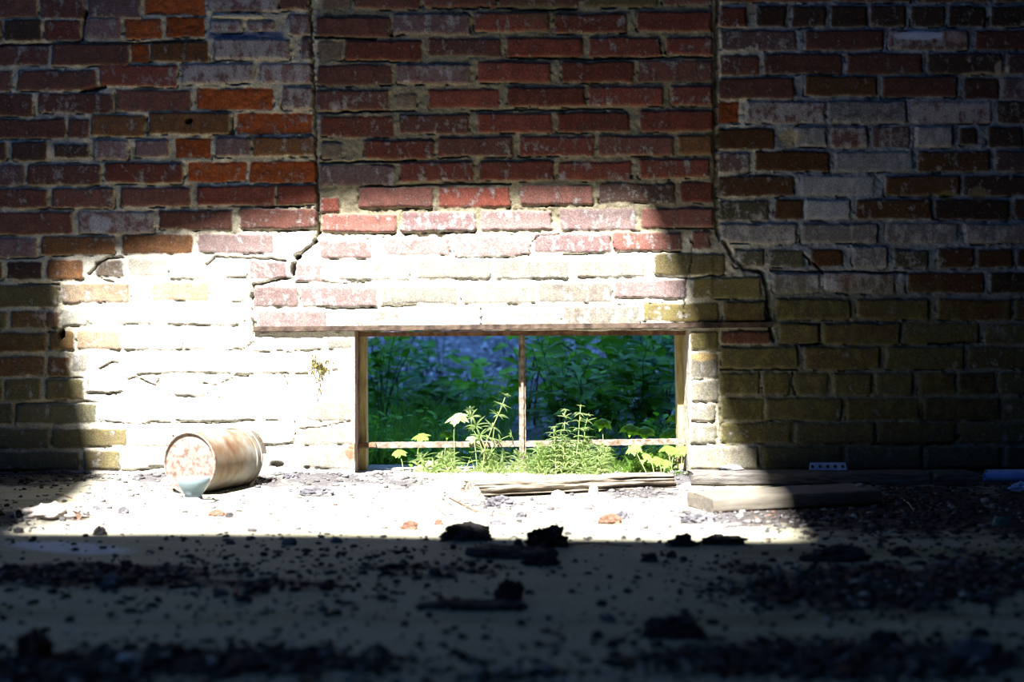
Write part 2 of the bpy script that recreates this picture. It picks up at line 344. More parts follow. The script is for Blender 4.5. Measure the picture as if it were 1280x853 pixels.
CRACKS = [  # width px, depth m, points
    (3.6, 0.022, [(387, -20), (389, 60), (392, 110), (393, 160), (396, 240), (399, 292)]),
    (3.0, 0.020, [(399, 292), (394, 303), (372, 322), (364, 346), (338, 352), (316, 357), (315, 390), (317, 416)]),
    (2.0, 0.014, [(357, 327), (340, 324), (300, 322), (270, 321), (258, 330)]),
    (2.6, 0.016, [(111, 343), (122, 330), (135, 323), (153, 322)]), (2.0, 0.012, [(122, 345), (130, 351), (140, 352)]),
    (4.6, 0.026, [(898, -20), (896, 90), (895, 180), (896, 240), (897, 292), (906, 303), (917, 322), (930, 335), (955, 342), (961, 370), (963, 408), (967, 425)]),
    (1.2, 0.008, [(866, 300), (864, 330), (857, 352), (855, 385), (856, 403)]),
    (2.2, 0.014, [(222, 529), (270, 529), (318, 526)]), (1.6, 0.008, [(125, 531), (222, 529)]),
    (3.0, 0.016, [(152, 588), (180, 588), (206, 585)]), (2.0, 0.012, [(308, 557), (330, 557), (366, 556)]),
    (1.7, 0.012, [(150, 470), (160, 474), (170, 471), (182, 477), (194, 482), (200, 474)]),
    (1.5, 0.010, [(112, 492), (135, 493), (152, 490)]), (1.4, 0.010, [(124, 462), (138, 455), (150, 453)]),
    (1.4, 0.010, [(280, 439), (305, 437), (318, 428)]), (2.4, 0.014, [(292, 470), (310, 470)]),
    (1.6, 0.010, [(366, 545), (372, 537), (400, 534), (425, 529), (440, 526)]), (1.5, 0.010, [(367, 527), (368, 556)]),
    (2.4, 0.012, [(357, 471), (359, 486)]), (1.5, 0.010, [(342, 439), (372, 440), (402, 438)]),
    (1.5, 0.010, [(255, 479), (268, 481), (290, 473)]),
    (1.6, 0.012, [(601, 385), (601, 411)]), (1.8, 0.010, [(568, 322), (640, 322), (662, 319), (666, 302), (675, 295), (700, 293)]),
    (1.8, 0.012, [(704, 319), (735, 318)]), (1.8, 0.010, [(763, 300), (770, 316), (800, 315), (850, 316)]),
    (1.6, 0.010, [(405, 352), (425, 355), (460, 354)]), (2.4, 0.014, [(408, 386), (440, 386), (472, 385)]), (2.0, 0.012, [(477, 383), (520, 382)]),
    (1.4, 0.008, [(562, 298), (562, 320)]), (1.3, 0.008, [(374, 358), (374, 382)]), (1.4, 0.010, [(575, 365), (577, 382)]),
    (1.8, 0.012, [(820, 346), (870, 347), (907, 343)]), (1.2, 0.008, [(765, 381), (830, 379)]),
    (2.0, 0.014, [(1006, 318), (1030, 341)]), (2.4, 0.016, [(964, 338), (1000, 339), (1060, 340), (1135, 341)]),
    (3.0, 0.018, [(1004, 432), (1015, 431), (1028, 430)]), (2.0, 0.014, [(1162, 430), (1200, 429), (1230, 428)]),
    (3.0, 0.016, [(1092, 556), (1140, 556), (1190, 555), (1200, 546)]), (2.4, 0.014, [(1154, 558), (1154, 586)]),
    (4.0, 0.016, [(870, 589), (960, 590), (1160, 588), (1290, 587)]), (2.0, 0.012, [(1000, 404), (1026, 405), (1026, 430)]),
    (2.2, 0.012, [(902, 461), (930, 462), (998, 462)]), (1.6, 0.010, [(992, 466), (990, 480), (996, 493)]),
    (1.6, 0.012, [(863, 474), (880, 474)]), (1.6, 0.012, [(866, 503), (884, 503)]), (1.6, 0.012, [(866, 528), (884, 529)]), (1.6, 0.012, [(866, 557), (884, 557)]),
    (2.4, 0.016, [(395, 47), (430, 47), (470, 49)]), (2.2, 0.014, [(395, 140), (440, 140), (520, 137)]), (1.8, 0.012, [(540, 10), (600, 9), (640, 9)]), (2.6, 0.014, [(640, 11), (680, 13), (720, 10)]),
    (2.4, 0.014, [(640, 72), (680, 72), (740, 74), (890, 71)]), (2.2, 0.012, [(590, 138), (680, 137), (780, 136)]), (2.4, 0.014, [(400, 203), (440, 203), (520, 200)]), (2.6, 0.014, [(460, 233), (560, 230), (640, 230)]),
    (3.4, 0.02, [(106, 12), (104, 26), (102, 50)]), (4.5, 0.022, [(104, 114), (118, 110), (130, 108)]), (2.2, 0.014, [(100, 115), (104, 114)]),
    (2.4, 0.014, [(142, 116), (143, 140)]), (2.6, 0.014, [(182, 146), (184, 168)]), (4.0, 0.02, [(288, 146), (290, 168)]),
    (2.4, 0.014, [(0, 56), (40, 55), (100, 54), (190, 52), (255, 50)]), (2.2, 0.012, [(320, 257), (380, 257)]),
    (1.8, 0.012, [(0, 323), (40, 323), (52, 320)]), (2.0, 0.012, [(22, 355), (72, 355), (75, 378)]),
    (2.0, 0.012, [(19, 505), (70, 503), (120, 503)]), (2.0, 0.012, [(18, 505), (18, 530)]), (1.5, 0.01, [(60, 472), (104, 473)]),
]
HOLES = [(76, 418, 5.0, 6.5, 0.03), (372, 321, 4.5, 4.0, 0.03), (236, 151, 4.0, 4.0, 0.02), (394, 302, 3.2, 2.4, 0.02), (366, 337, 3.0, 9.0, 0.024), (346, 581, 9, 4, 0.016), (383, 585, 4, 2.4, 0.012), (60, 415, 2, 2, 0.01)]


BT = RNG.normal(0, 0.006, len(B))


def wall_field(px, py):
    """height (m, towards the room) and colour of the brickwork at pixel-plane coordinates (2-D arrays on a tensor grid)"""
    base = px[:, 0] if False else None
    qx = px + 2.2 * fbm(px / 30, py / 26, 4, 3.1) + 0.9 * perlin(px / 7, py / 7)
    qy = py + 2.4 * fbm(px / 46, py / 30, 4, 8.7) + 0.9 * perlin(px / 8 + 40, py / 6)
    sd = np.full(px.shape, 50.0)
    idx = np.full(px.shape, -1, dtype=np.int32)
    gx = px[0]; gy = py[:, 0]
    for i, (x0, x1, t, b, c, z) in enumerate(B):
        ia, ib = np.searchsorted(gx, [x0 - 12, x1 + 12])
        m = np.where((gy > t - 12) & (gy < b + 12))[0]
        if ib <= ia or len(m) == 0: continue
        ja, jb = m[0], m[-1] + 1
        X = qx[ja:jb, ia:ib]; Y = qy[ja:jb, ia:ib]
        rr = 3.0
        dx = np.abs(X - (x0 + x1) / 2) - ((x1 - x0) / 2 - rr)
        tl = BT[i]
        dy = np.abs(Y - (t + b) / 2 - tl * (X - (x0 + x1) / 2)) - ((b - t) / 2 - rr)
        d = np.hypot(np.maximum(dx, 0), np.maximum(dy, 0)) + np.minimum(np.maximum(dx, dy), 0) - rr
        sub = sd[ja:jb, ia:ib]; su = idx[ja:jb, ia:ib]
        k = d < sub
        sub[k] = d[k]; su[k] = i
    cls = np.array([x[4] for x in B])
    sd = sd + 1.5 * np.clip(fbm(px / 14, py / 11, 5, 44.0), -0.15, 1)
    rnd = RNG.random((len(B), 4))
    on = sstep(1.0, -1.4, sd)                      # 1 on a brick
    ii = np.clip(idx, 0, None)
    n1 = fbm(px / 16, py / 16, 5, 1.0); n2 = fbm(px / 5, py / 5, 3, 5.0); n3 = fbm(px / 70, py / 50, 4, 9.0); n4 = fbm(px / 9, py / 24, 4, 13.0)
    # ---- height
    spall = np.isin(cls, ['o'])[ii] * 1.0
    smear = np.isin(cls, ['s'])[ii] * 1.0
    hb = (rnd[ii, 0] - 0.5) * 0.006 + 0.0006 * n1 + 0.0005 * n2 - spall * (0.006 + 0.005 * n1 + 0.0025 * n2) - smear * 0.004
    edge = sstep(-4.5, 0.5, sd)
    hb = hb - 0.0028 * edge * edge
    hm = -0.0060 + 0.0050 * n1 + 0.0028 * n2 + 0.004 * n3
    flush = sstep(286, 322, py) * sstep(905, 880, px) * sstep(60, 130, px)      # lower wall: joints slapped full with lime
    hm = hm * (1 - 0.62 * flush)
    hb = hb * (1 - 0.35 * flush)
    h = hm + (hb - hm) * on
    # ---- colour
    alb = np.array([ALB[c] for c in cls])
    zone_k = np.array([{'R': 0.60, 'O': 0.75}.get(x[5], 1.0) if x[0] > 890 else 1.0 for x in B])  # right-hand bricks darkened, the light's falloff put into their colour
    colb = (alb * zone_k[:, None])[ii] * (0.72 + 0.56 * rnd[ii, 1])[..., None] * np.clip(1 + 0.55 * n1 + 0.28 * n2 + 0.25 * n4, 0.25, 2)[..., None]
    sc = sstep(0.25, 0.6, fbm(px / 13, py / 9, 4, 61.0) + 0.5 * (rnd[ii, 3] - 0.5))[..., None] * 0.55      # sooty skin left on some faces
    colb = colb * (1 - sc) + sc * np.array([0.055, 0.042, 0.040])
    colb = colb * (1 + np.stack([0.10 * n4, 0.16 * n3, 0.18 * n3], -1))
    mort = np.array([0.40, 0.365, 0.28])
    sky_tint = sstep(880, 1000, px)[..., None]
    mort = mort * (1 - sky_tint) + np.array([0.175, 0.195, 0.215]) * sky_tint  # bluish skylit shade of the right side painted into the mortar
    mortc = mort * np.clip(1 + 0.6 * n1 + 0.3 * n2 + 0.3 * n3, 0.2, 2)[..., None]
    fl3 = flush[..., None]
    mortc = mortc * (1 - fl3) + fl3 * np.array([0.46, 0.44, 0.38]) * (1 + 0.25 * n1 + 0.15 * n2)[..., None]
    mid = (sstep(392, 402, px) * sstep(897, 890, px) * sstep(296, 286, py))[..., None]
    mortc = mortc * (1 - mid) + mid * np.array([0.21, 0.185, 0.125]) * (1 + 0.4 * n1 + 0.2 * n2)[..., None]
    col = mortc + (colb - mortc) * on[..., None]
    # white bloom
    bl = np.array([BLOOM.get(c, 0.03) for c in cls])[ii]
    lowl = sstep(325, 430, py) * sstep(440, 330, px) * 0.25
    f = sstep(0.42, -0.55, n1 * 0.9 + n4 * 1.0 + 0.8 * n2 + 0.35 * fbm(px / 2.2, py / 2.2, 2, 3.0) + 0.5 * (rnd[ii, 2] - 0.5) - (bl * 1.15 - 0.72) - lowl * 0.4) * on
    white = np.array([0.36, 0.345, 0.345]) * (1 + 0.4 * n2)[..., None]
    f = np.clip(f, 0, 1)[..., None] * 0.75
    col = col * (1 - f) + white * f
    # spots of lime
    sp = sstep(0.52, 0.66, perlin(px / 2.6 + 7, py / 2.6)) * 0.5
    col = col * (1 - sp[..., None] * 0.22) + sp[..., None] * 0.22 * np.array([0.4, 0.36, 0.32])
    # algae
    al = np.clip(sstep(300, 420, py) * sstep(840, 905, px) * (1.0 - 0.35 * sstep(1050, 1280, px)) + 0.75 * sstep(335, 420, py) * sstep(150, 60, px)
                 + 0.9 * np.exp(-((px - 690) / 60) ** 2 - ((py - 14) / 18) ** 2) + 0.55 * np.exp(-((px - 680) / 30) ** 2 - ((py - 42) / 6) ** 2) + 0.30 * sstep(150, 215, py) * sstep(940, 900, px) * sstep(880, 895, px)
                 + 0.25 * sstep(330, 380, py) * sstep(360, 420, px), 0, 1)
    af = np.clip(sstep(-0.35, 0.45, n1 * 0.7 + n3 * 0.9 + al - 0.55), 0, 1) * al
    am = np.clip(0.5 + 0.9 * n4 + 0.5 * n1, 0, 1)[..., None]
    alg = (np.array([0.10, 0.095, 0.032]) * am + np.array([0.042, 0.038, 0.020]) * (1 - am)) * (1 + 0.5 * n2)[..., None]
    keep = 1 - 0.55 * np.isin(cls, ['R', 'k', 'q'])[ii]
    af = (af * (0.72 * keep))[..., None]
    col = col * (1 - af) + alg * af
    # shade painted into the foot of the wall beside the sun patch
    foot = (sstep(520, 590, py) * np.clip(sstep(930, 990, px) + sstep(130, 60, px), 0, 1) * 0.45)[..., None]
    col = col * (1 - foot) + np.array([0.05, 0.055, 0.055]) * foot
    # lumps of mortar and a recess at the top left with bluish shade painted in
    pat = sstep(1.0, 0.6, np.hypot((px - 300) / 56, (py - 20) / 5.5) + 0.3 * n1)
    h = np.maximum(h, pat * 0.004 - (1 - pat) * 1); col = col * (1 - pat[..., None]) + pat[..., None] * np.array([0.42, 0.38, 0.30])
    blue_shade = (sstep(256, 262, px) * sstep(358, 350, px) * sstep(37, 41, py) * sstep(50, 46, py) * 0.85)[..., None]
    col = col * (1 - blue_shade) + blue_shade * np.array([0.06, 0.09, 0.20])
    for (cx, cy, rx, ry, c3, a_) in [(1188, 52, 0, 0, 0, 0), (1148, 44, 30, 6, (0.42, 0.46, 0.62), 0.9), (1195, 47, 12, 8, (0.30, 0.22, 0.18), 0.6),
                                     (1252, 88, 9, 12, (0.30, 0.26, 0.20), 0.9), (1224, 93, 22, 4, (0.22, 0.20, 0.15), 0.8), (1182, 245, 12, 7, (0.13, 0.11, 0.04), 0.8), (1223, 243, 9, 10, (0.16, 0.13, 0.06), 0.8),
                                     (880, 446, 17, 6, (0.28, 0.20, 0.09), 0.9), (988, 172, 14, 12, (0.30, 0.24, 0.13), 0.7), (124, 280, 16, 12, (0.34, 0.34, 0.38), 0.7), (1032, 355, 16, 8, (0.36, 0.36, 0.36), 0.7),
                                     (440, 565, 9, 13, (0.16, 0.07, 0.04), 0.9)]:
        if rx == 0: continue
        w = sstep(1.15, 0.75, np.hypot((px - cx) / rx, (py - cy) / ry) + 0.45 * n1)[..., None] * a_
        col = col * (1 - w) + w * np.array(c3)
    # hairline gaps where the joint has let go of the brick
    gate = sstep(0.02, 0.26, fbm(px / 26, py / 11, 4, 71.0) + 0.12 * (rnd[ii, 0] - 0.5))
    under = sstep(-2, 3, py - 0.5 * (np.array([x[2] for x in B])[ii] + np.array([x[3] for x in B])[ii]))
    gap = sstep(1.25, 0.25, np.abs(sd - 0.9)) * gate * (0.45 + 0.55 * under)
    h -= gap * (0.010 - 0.004 * flush)
    col = col * (1 - 0.6 * gap * (0.4 + 0.6 * flush))[..., None]
    # cracks and holes
    for w_, d_, pts in CRACKS:
        x0 = min(p[0] for p in pts) - 10; x1 = max(p[0] for p in pts) + 10
        y0 = min(p[1] for p in pts) - 10; y1 = max(p[1] for p in pts) + 10
        ia, ib = np.searchsorted(gx, [x0, x1]); m = np.where((gy > y0) & (gy < y1))[0]
        if ib <= ia or len(m) == 0: continue
        ja, jb = m[0], m[-1] + 1
        X = qx[ja:jb, ia:ib]; Y = qy[ja:jb, ia:ib]
        dd = seg_dist(X + 1.6 * n2[ja:jb, ia:ib], Y + 1.4 * n1[ja:jb, ia:ib], pts)
        k = sstep(w_ * 0.75, w_ * 0.22, dd) * np.clip(0.75 + 0.9 * n1[ja:jb, ia:ib], 0.15, 1)
        h[ja:jb, ia:ib] -= k * d_
        col[ja:jb, ia:ib] *= (1 - 0.45 * k)[..., None]
    for cx, cy, rx, ry, d_ in HOLES:
        dd = np.hypot((px - cx) / rx, (py - cy) / ry) + 0.35 * n2
        k = sstep(1.1, 0.7, dd)
        h -= k * d_; col *= (1 - 0.5 * k)[..., None]
    # the infilled panel stands a little proud or back of its neighbours
    h += 0.004 * sstep(397, 402, px) * sstep(893, 888, px) * sstep(420, 300, py)
    # ragged right jamb
    return h, np.clip(col, 0.004, 0.8)


# tensor grid
def axis(parts):
    out = []
    for a, b, st in parts:
        n = max(1, int(round((b - a) / st))); out.append(np.linspace(a, b, n, endpoint=False))
    return np.concatenate(out + [np.array([parts[-1][1]])])


OX0, OX1, OY0, OY1 = 443.0, 862.0, 413.0, 610.0       # the window opening
gx = axis([(-1080, -480, 60), (-480, -24, 7), (-24, OX0, 1.45), (OX0, OX1, 1.45), (OX1, 1304, 1.45), (1304, 1760, 7), (1760, 2360, 60)])
gy = axis([(-1790, -740, 105), (-740, -14, 7), (-14, OY0, 1.45), (OY0, OY1, 1.45), (OY1, 625, 3)])
PX, PY = np.meshgrid(gx, gy)
Hh, Cc = wall_field(PX, PY)
nx, ny = len(gx), len(gy)
V = np.stack([(PX - 640) * S, -Hh, (600 - PY) * S], -1).reshape(-1, 3)
I = np.arange(nx * ny).reshape(ny, nx)
Q = np.stack([I[:-1, :-1], I[1:, :-1], I[1:, 1:], I[:-1, 1:]], -1)
cxm = (gx[:-1] + gx[1:]) / 2; cym = (gy[:-1] + gy[1:]) / 2
CX, CY = np.meshgrid(cxm, cym)
keep = ~((CX > OX0) & (CX < OX1) & (CY > OY0) & (CY < OY1))
Q = Q[keep]
Vs, Qs, Cs = [V], [Q], [Cc.reshape(-1, 3)]
nv = len(V)
# reveals: rough brick returns on both sides of the opening and above it, 0.30 m deep, sharing the front edge's profile
WT = 0.30


def reveal(line_idx, dirx, dirz, tone):
    global nv
    p0 = V[line_idx]; c0 = Cs[0][line_idx]
    ds = np.linspace(0, WT, 60)
    n = len(p0)
    s = p0[:, 2] if dirz == 0 else p0[:, 0]
    SS, DD = np.meshgrid(s, ds)
    nz = fbm(SS / 0.03, DD / 0.03, 4, 21.0); nz2 = fbm(SS / 0.09, DD / 0.09, 3, 31.0)
    ramp = np.clip(DD / 0.02, 0, 1)
    off = ramp * (0.003 * nz + 0.004 * nz2)
    Y = p0[None, :, 1] + DD
    X = p0[None, :, 0] + dirx * off + 0 * DD
    Z = p0[None, :, 2] + dirz * off + 0 * DD
    vv = np.stack([X, Y, Z], -1).reshape(-1, 3)
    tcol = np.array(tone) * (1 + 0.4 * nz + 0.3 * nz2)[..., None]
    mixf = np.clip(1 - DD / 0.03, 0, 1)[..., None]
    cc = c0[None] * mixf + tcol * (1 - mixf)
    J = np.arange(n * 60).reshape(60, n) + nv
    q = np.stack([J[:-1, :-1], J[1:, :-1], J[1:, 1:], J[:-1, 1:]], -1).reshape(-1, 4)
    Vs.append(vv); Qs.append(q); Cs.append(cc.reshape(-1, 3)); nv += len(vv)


iL = int(np.argmin(np.abs(gx - OX0))); iR = int(np.argmin(np.abs(gx - OX1)))
jT = int(np.argmin(np.abs(gy - OY0))); jB = int(np.argmin(np.abs(gy - OY1)))
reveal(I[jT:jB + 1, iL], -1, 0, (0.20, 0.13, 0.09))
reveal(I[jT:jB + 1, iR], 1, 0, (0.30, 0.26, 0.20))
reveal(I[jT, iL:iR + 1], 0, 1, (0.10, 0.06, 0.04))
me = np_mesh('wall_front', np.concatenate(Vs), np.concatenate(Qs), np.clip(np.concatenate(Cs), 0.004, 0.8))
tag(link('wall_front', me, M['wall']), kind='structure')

# ------------------------------------------------------------------ rest of the shell
room_brick, nt, b = new_mat('dim_brick')
tc = nt.nodes.new('ShaderNodeTexCoord')
mp = nt.nodes.new('ShaderNodeMapping'); mp.inputs['Rotation'].default_value = (PI / 2, 0, 0)
br = nt.nodes.new('ShaderNodeTexBrick')
br.inputs['Color1'].default_value = (0.10, 0.04, 0.03, 1); br.inputs['Color2'].default_value = (0.07, 0.035, 0.028, 1)
br.inputs['Mortar'].default_value = (0.22, 0.20, 0.16, 1); br.inputs['Scale'].default_value = 1
br.inputs['Brick Width'].default_value = 0.21; br.inputs['Row Height'].default_value = 0.064; br.inputs['Mortar Size'].default_value = 0.006
sep = nt.nodes.new('ShaderNodeSeparateXYZ'); add = nt.nodes.new('ShaderNodeMath'); cmb = nt.nodes.new('ShaderNodeCombineXYZ')
nt.links.new(tc.outputs['Object'], sep.inputs[0])
nt.links.new(sep.outputs['X'], add.inputs[0]); nt.links.new(sep.outputs['Y'], add.inputs[1])
nt.links.new(add.outputs[0], cmb.inputs['X']); nt.links.new(sep.outputs['Z'], cmb.inputs['Y'])
nt.links.new(cmb.outputs[0], br.inputs['Vector']); nt.links.new(br.outputs['Color'], b.inputs['Base Color'])
b.inputs['Roughness'].default_value = 0.95
M['room'] = room_brick
M['concrete'] = surf('stained_concrete', (0.10, 0.095, 0.085), (0.18, 0.17, 0.15), 3, 0.95, 0.4, 40)


def box_bm(bm, x0, x1, y0, y1, z0, z1):
    vs = [bm.verts.new((x, y, z)) for x in (x0, x1) for y in (y0, y1) for z in (z0, z1)]
    for f in ((0, 1, 3, 2), (4, 6, 7, 5), (0, 4, 5, 1), (2, 3, 7, 6), (0, 2, 6, 4), (1, 5, 7, 3)):
        bm.faces.new([vs[i] for i in f])


RX, RY0 = 3.6, -6.6
HTOP = 14.0  # unseen upper wall raised this high to shade the ground outside
bm = bmesh.new()
a0, a1, zt = wx(OX0) - 0.012, wx(OX1) + 0.012, wz(OY0) + 0.012
box_bm(bm, -RX - 0.3, a0, 0.05, WT, -0.06, HTOP); box_bm(bm, a1, RX + 0.3, 0.05, WT, -0.06, HTOP); box_bm(bm, a0, a1, 0.05, WT, zt, HTOP)
tag(from_bm('wall_outer', bm, M['room']), kind='structure')
bm = bmesh.new()
for bx in ((RY0 - 0.3, -4.3, -0.05, ZC), (-3.0, -2.2, -0.05, ZC), (-0.95, 0.05, -0.05, ZC), (-4.3, -3.0, -0.05, 1.3), (-4.3, -3.0, 3.7, ZC), (-2.2, -0.95, -0.05, 1.3), (-2.2, -0.95, 3.7, ZC)):
    box_bm(bm, -RX - 0.3, -RX, *bx)  # two unseen openings added on this side to let in more skylight
tag(from_bm('wall_left', bm, M['room']), kind='structure')
for nm, bx in (('wall_right', (RX, RX + 0.3, RY0 - 0.3, 0.05, -0.05, ZC)), ('wall_back', (-RX, RX, RY0 - 0.3, RY0, -0.05, ZC))):
    bm = bmesh.new(); box_bm(bm, *bx); tag(from_bm(nm, bm, M['room']), kind='structure')

# unseen ceiling slab, its hole shaped to cast the sun patch; its rim follows the sun's slope
PATCH = [  # outline of the lit patch: on the wall (w) and on the floor (f), photo pixels
    ('w', 802, 264), ('w', 832, 335), ('w', 856, 400), ('w', 882, 480), ('w', 906, 545), ('w', 932, 598),
    ('f', 962, 632), ('f', 992, 676), ('f', 640, 671), ('f', 330, 667), ('f', 34, 666), ('f', 60, 646), ('f', 100, 622), ('w', 136, 600),
    ('w', 118, 530), ('w', 98, 440), ('w', 82, 380), ('w', 80, 350), ('w', 150, 340), ('w', 210, 320), ('w', 290, 298), ('w', 350, 284), ('w', 400, 270), ('w', 480, 264), ('w', 640, 262)]
hole = []
for k, px, py in PATCH:
    if k == 'w': p = Vector((wx(px), 0, wz(py)))
    else:
        d = CAMZ * F / (py - HY); p = Vector(((px - 640) * d / F, d - D0, 0))
    t = (ZC - p.z) / -SUN.z
    hole.append(p - SUN * t)
bm = bmesh.new()
up = SUN * (-0.14 / -SUN.z)


def loop_(pts):
    vs = [bm.verts.new(p) for p in pts]
    return vs, [bm.edges.new((vs[i], vs[(i + 1) % len(vs)])) for i in range(len(vs))]


outer = [Vector((-RX - 0.3, RY0 - 0.3, ZC)), Vector((RX + 0.3, RY0 - 0.3, ZC)), Vector((RX + 0.3, 0.04, ZC)), Vector((-RX - 0.3, 0.04, ZC))]
v1, e1 = loop_(hole); v2, e2 = loop_(outer)
bmesh.ops.triangle_fill(bm, edges=e1 + e2, use_beauty=True)
lowf = list(bm.faces)
top = {}
for v in v1 + v2: top[v] = bm.verts.new(v.co + (up if v in v1 else Vector((0, 0, up.z))))
for f in lowf: bm.faces.new([top[v] for v in reversed(f.verts)])
for vs in (v1, v2):
    for i in range(len(vs)):
        a, c = vs[i], vs[(i + 1) % len(vs)]
        bm.faces.new((a, c, top[c], top[a]))
tag(from_bm('ceiling', bm, M['concrete']), kind='structure')

# ------------------------------------------------------------------ floor
def f_px(x, y):
    d = np.maximum(y + D0, 0.25)
    return 640 + x * F / d, HY + CAMZ * F / d


ELL = [  # cx, cy, rx, ry, weight : where soil and loose gravel lie
    (120, 722, 190, 17, 1.0), (330, 735, 150, 14, 0.55), (520, 715, 150, 13, 0.5), (430, 700, 120, 10, 0.3), (300, 762, 260, 16, 0.22), (560, 745, 90, 10, 0.2),
    (1090, 738, 190, 28, 1.0), (940, 712, 90, 14, 0.5), (1240, 720, 120, 30, 0.8), (1060, 828, 280, 24, 1.0), (240, 832, 300, 22, 0.85), (60, 846, 160, 20, 0.9), (640, 846, 200, 14, 0.4),
    (-10, 603, 130, 9, 1.0), (60, 602, 90, 9, 0.9), (230, 604, 110, 9, 0.7), (400, 604, 80, 9, 0.8), (500, 608, 60, 8, 0.6), (800, 618, 80, 9, 0.7), (1130, 640, 170, 34, 1.0), (1300, 640, 90, 40, 1.0), (960, 648, 110, 16, 0.85),
    (70, 648, 60, 10, 0.6), (610, 632, 50, 12, 0.5), (880, 652, 60, 10, 0.6), (10, 650, 50, 14, 0.7), (850, 602, 26, 9, 1.0), (470, 602, 40, 6, 0.6), (335, 607, 30, 7, 0.8)]


def soil(px, py):
    t = np.zeros_like(px)
    for cx, cy, rx, ry, w in ELL:
        t = np.maximum(t, w * np.exp(-((px - cx) / rx) ** 2 - ((py - cy) / ry) ** 2))
    return t


def floor_h(x, y):
    px, py = f_px(x, y)
    h = 0.003 * fbm(x / 0.5, y / 0.5, 3, 2.0)
    k = soil(px, py)
    near = sstep(-0.55, -0.02, y)
    away = 1 - 0.0 * px
    h = h + 0.012 * k * (0.6 + 0.6 * fbm(x / 0.08, y / 0.08, 3, 7.0)) * near + 0.005 * k * (1 - near)
    h = h + sstep(-0.32, 0.0, y) * (0.012 + 0.006 * fbm(x / 0.06, y / 0.06, 3, 4.0))
    h = h + 0.0012 * fbm(x / 0.02, y / 0.02, 3, 6.0) * (0.3 + 0.7 * np.maximum(k, near))
    return h


def fz(x, y):
    return float(floor_h(np.array([float(x)]), np.array([float(y)]))[0])


def on_floor(px, py):
    """floor point seen at a pixel (two steps to allow for the floor's relief)"""
    h = 0.0
    for _ in range(3):
        d = (CAMZ - h) * F / (py - HY); x = (px - 640) * d / F; y = min(d - D0, -0.02)
        h = fz(x, y)
    return Vector((x, y, h))


ax = axis([(-RX, -1.6, 0.05), (-1.6, 1.6, 0.0042), (1.6, RX, 0.05)])
ay = axis([(RY0, -3.4, 0.12), (-3.4, -2.3, 0.02), (-2.3, -1.2, 0.008), (-1.2, 0.34, 0.0055)])
FX, FY = np.meshgrid(ax, ay)
FZ = floor_h(FX, FY)
fpx, fpy = f_px(FX, FY)
k = soil(fpx, fpy)
n1 = fbm(FX / 0.05, FY / 0.05, 5, 1.0); n2 = fbm(FX / 0.25, FY / 0.12, 4, 2.0); n3 = fbm(FX / 0.9, FY / 0.10, 4, 5.0); n4 = fbm(FX / 0.012, FY / 0.012, 3, 8.0)
conc = np.array([0.27, 0.26, 0.185]) * (1 + 0.22 * n2 + 0.18 * n1 + 0.1 * n4)[..., None]
sun_tone = (sstep(690, 660, fpy) * sstep(1000, 900, fpx))[..., None] * 0.5  # sunlit stretch of floor painted paler in the concrete colour
conc = conc * (1 - sun_tone) + np.array([0.27, 0.25, 0.22]) * (1 + 0.2 * n1)[..., None] * sun_tone
mossf = np.clip(sstep(-0.1, 0.6, n3 + 0.4 * n2 + 0.9 * np.exp(-((fpy - 692) / 9) ** 2) * sstep(850, 1000, fpx) + 0.5 * np.exp(-((fpy - 772) / 16) ** 2) + 0.6 * np.exp(-((fpy - 625) / 12) ** 2) * sstep(140, 90, fpx) - 0.35), 0, 1)[..., None] * 0.65
conc = conc * (1 - mossf) + np.array([0.12, 0.125, 0.04]) * mossf
soilc = np.array([0.040, 0.034, 0.030]) * (1 + 0.6 * n1 + 0.5 * n4)[..., None]
sunny = (sstep(0, 1, sstep(100, 180, fpx) * sstep(960, 900, fpx) * sstep(690, 660, fpy)))[..., None]  # soil inside the sun patch gets its own lit colour
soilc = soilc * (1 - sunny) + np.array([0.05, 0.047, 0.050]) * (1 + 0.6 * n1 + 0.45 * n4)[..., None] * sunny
ks = np.clip(sstep(0.25, 0.6, k + 0.5 * n1), 0, 1)[..., None]
col = conc * (1 - ks) + soilc * ks
st = sstep(1.1, 0.6, np.hypot((fpx - 88 - 4 * (fpy - 685)) / 76, (fpy - 685) / 8.5) + 0.35 * n2 + 0.2 * n1)[..., None] * 0.7
col = col * (1 - st) + np.array([0.46, 0.53, 0.62]) * st
V = np.stack([FX, FY, FZ], -1).reshape(-1, 3)
nx_, ny_ = len(ax), len(ay)
I2 = np.arange(nx_ * ny_).reshape(ny_, nx_)
Q = np.stack([I2[:-1, :-1], I2[:-1, 1:], I2[1:, 1:], I2[1:, :-1]], -1)
cxx, cyy = np.meshgrid((ax[:-1] + ax[1:]) / 2, (ay[:-1] + ay[1:]) / 2)
okm = (cyy < 0.03) | ((cxx > wx(OX0) - 0.01) & (cxx < wx(OX1) + 0.01))
Q = Q[okm]
tag(link('floor', np_mesh('floor', V, Q, np.clip(col.reshape(-1, 3), 0.004, 0.8)), M['floor']), kind='structure')

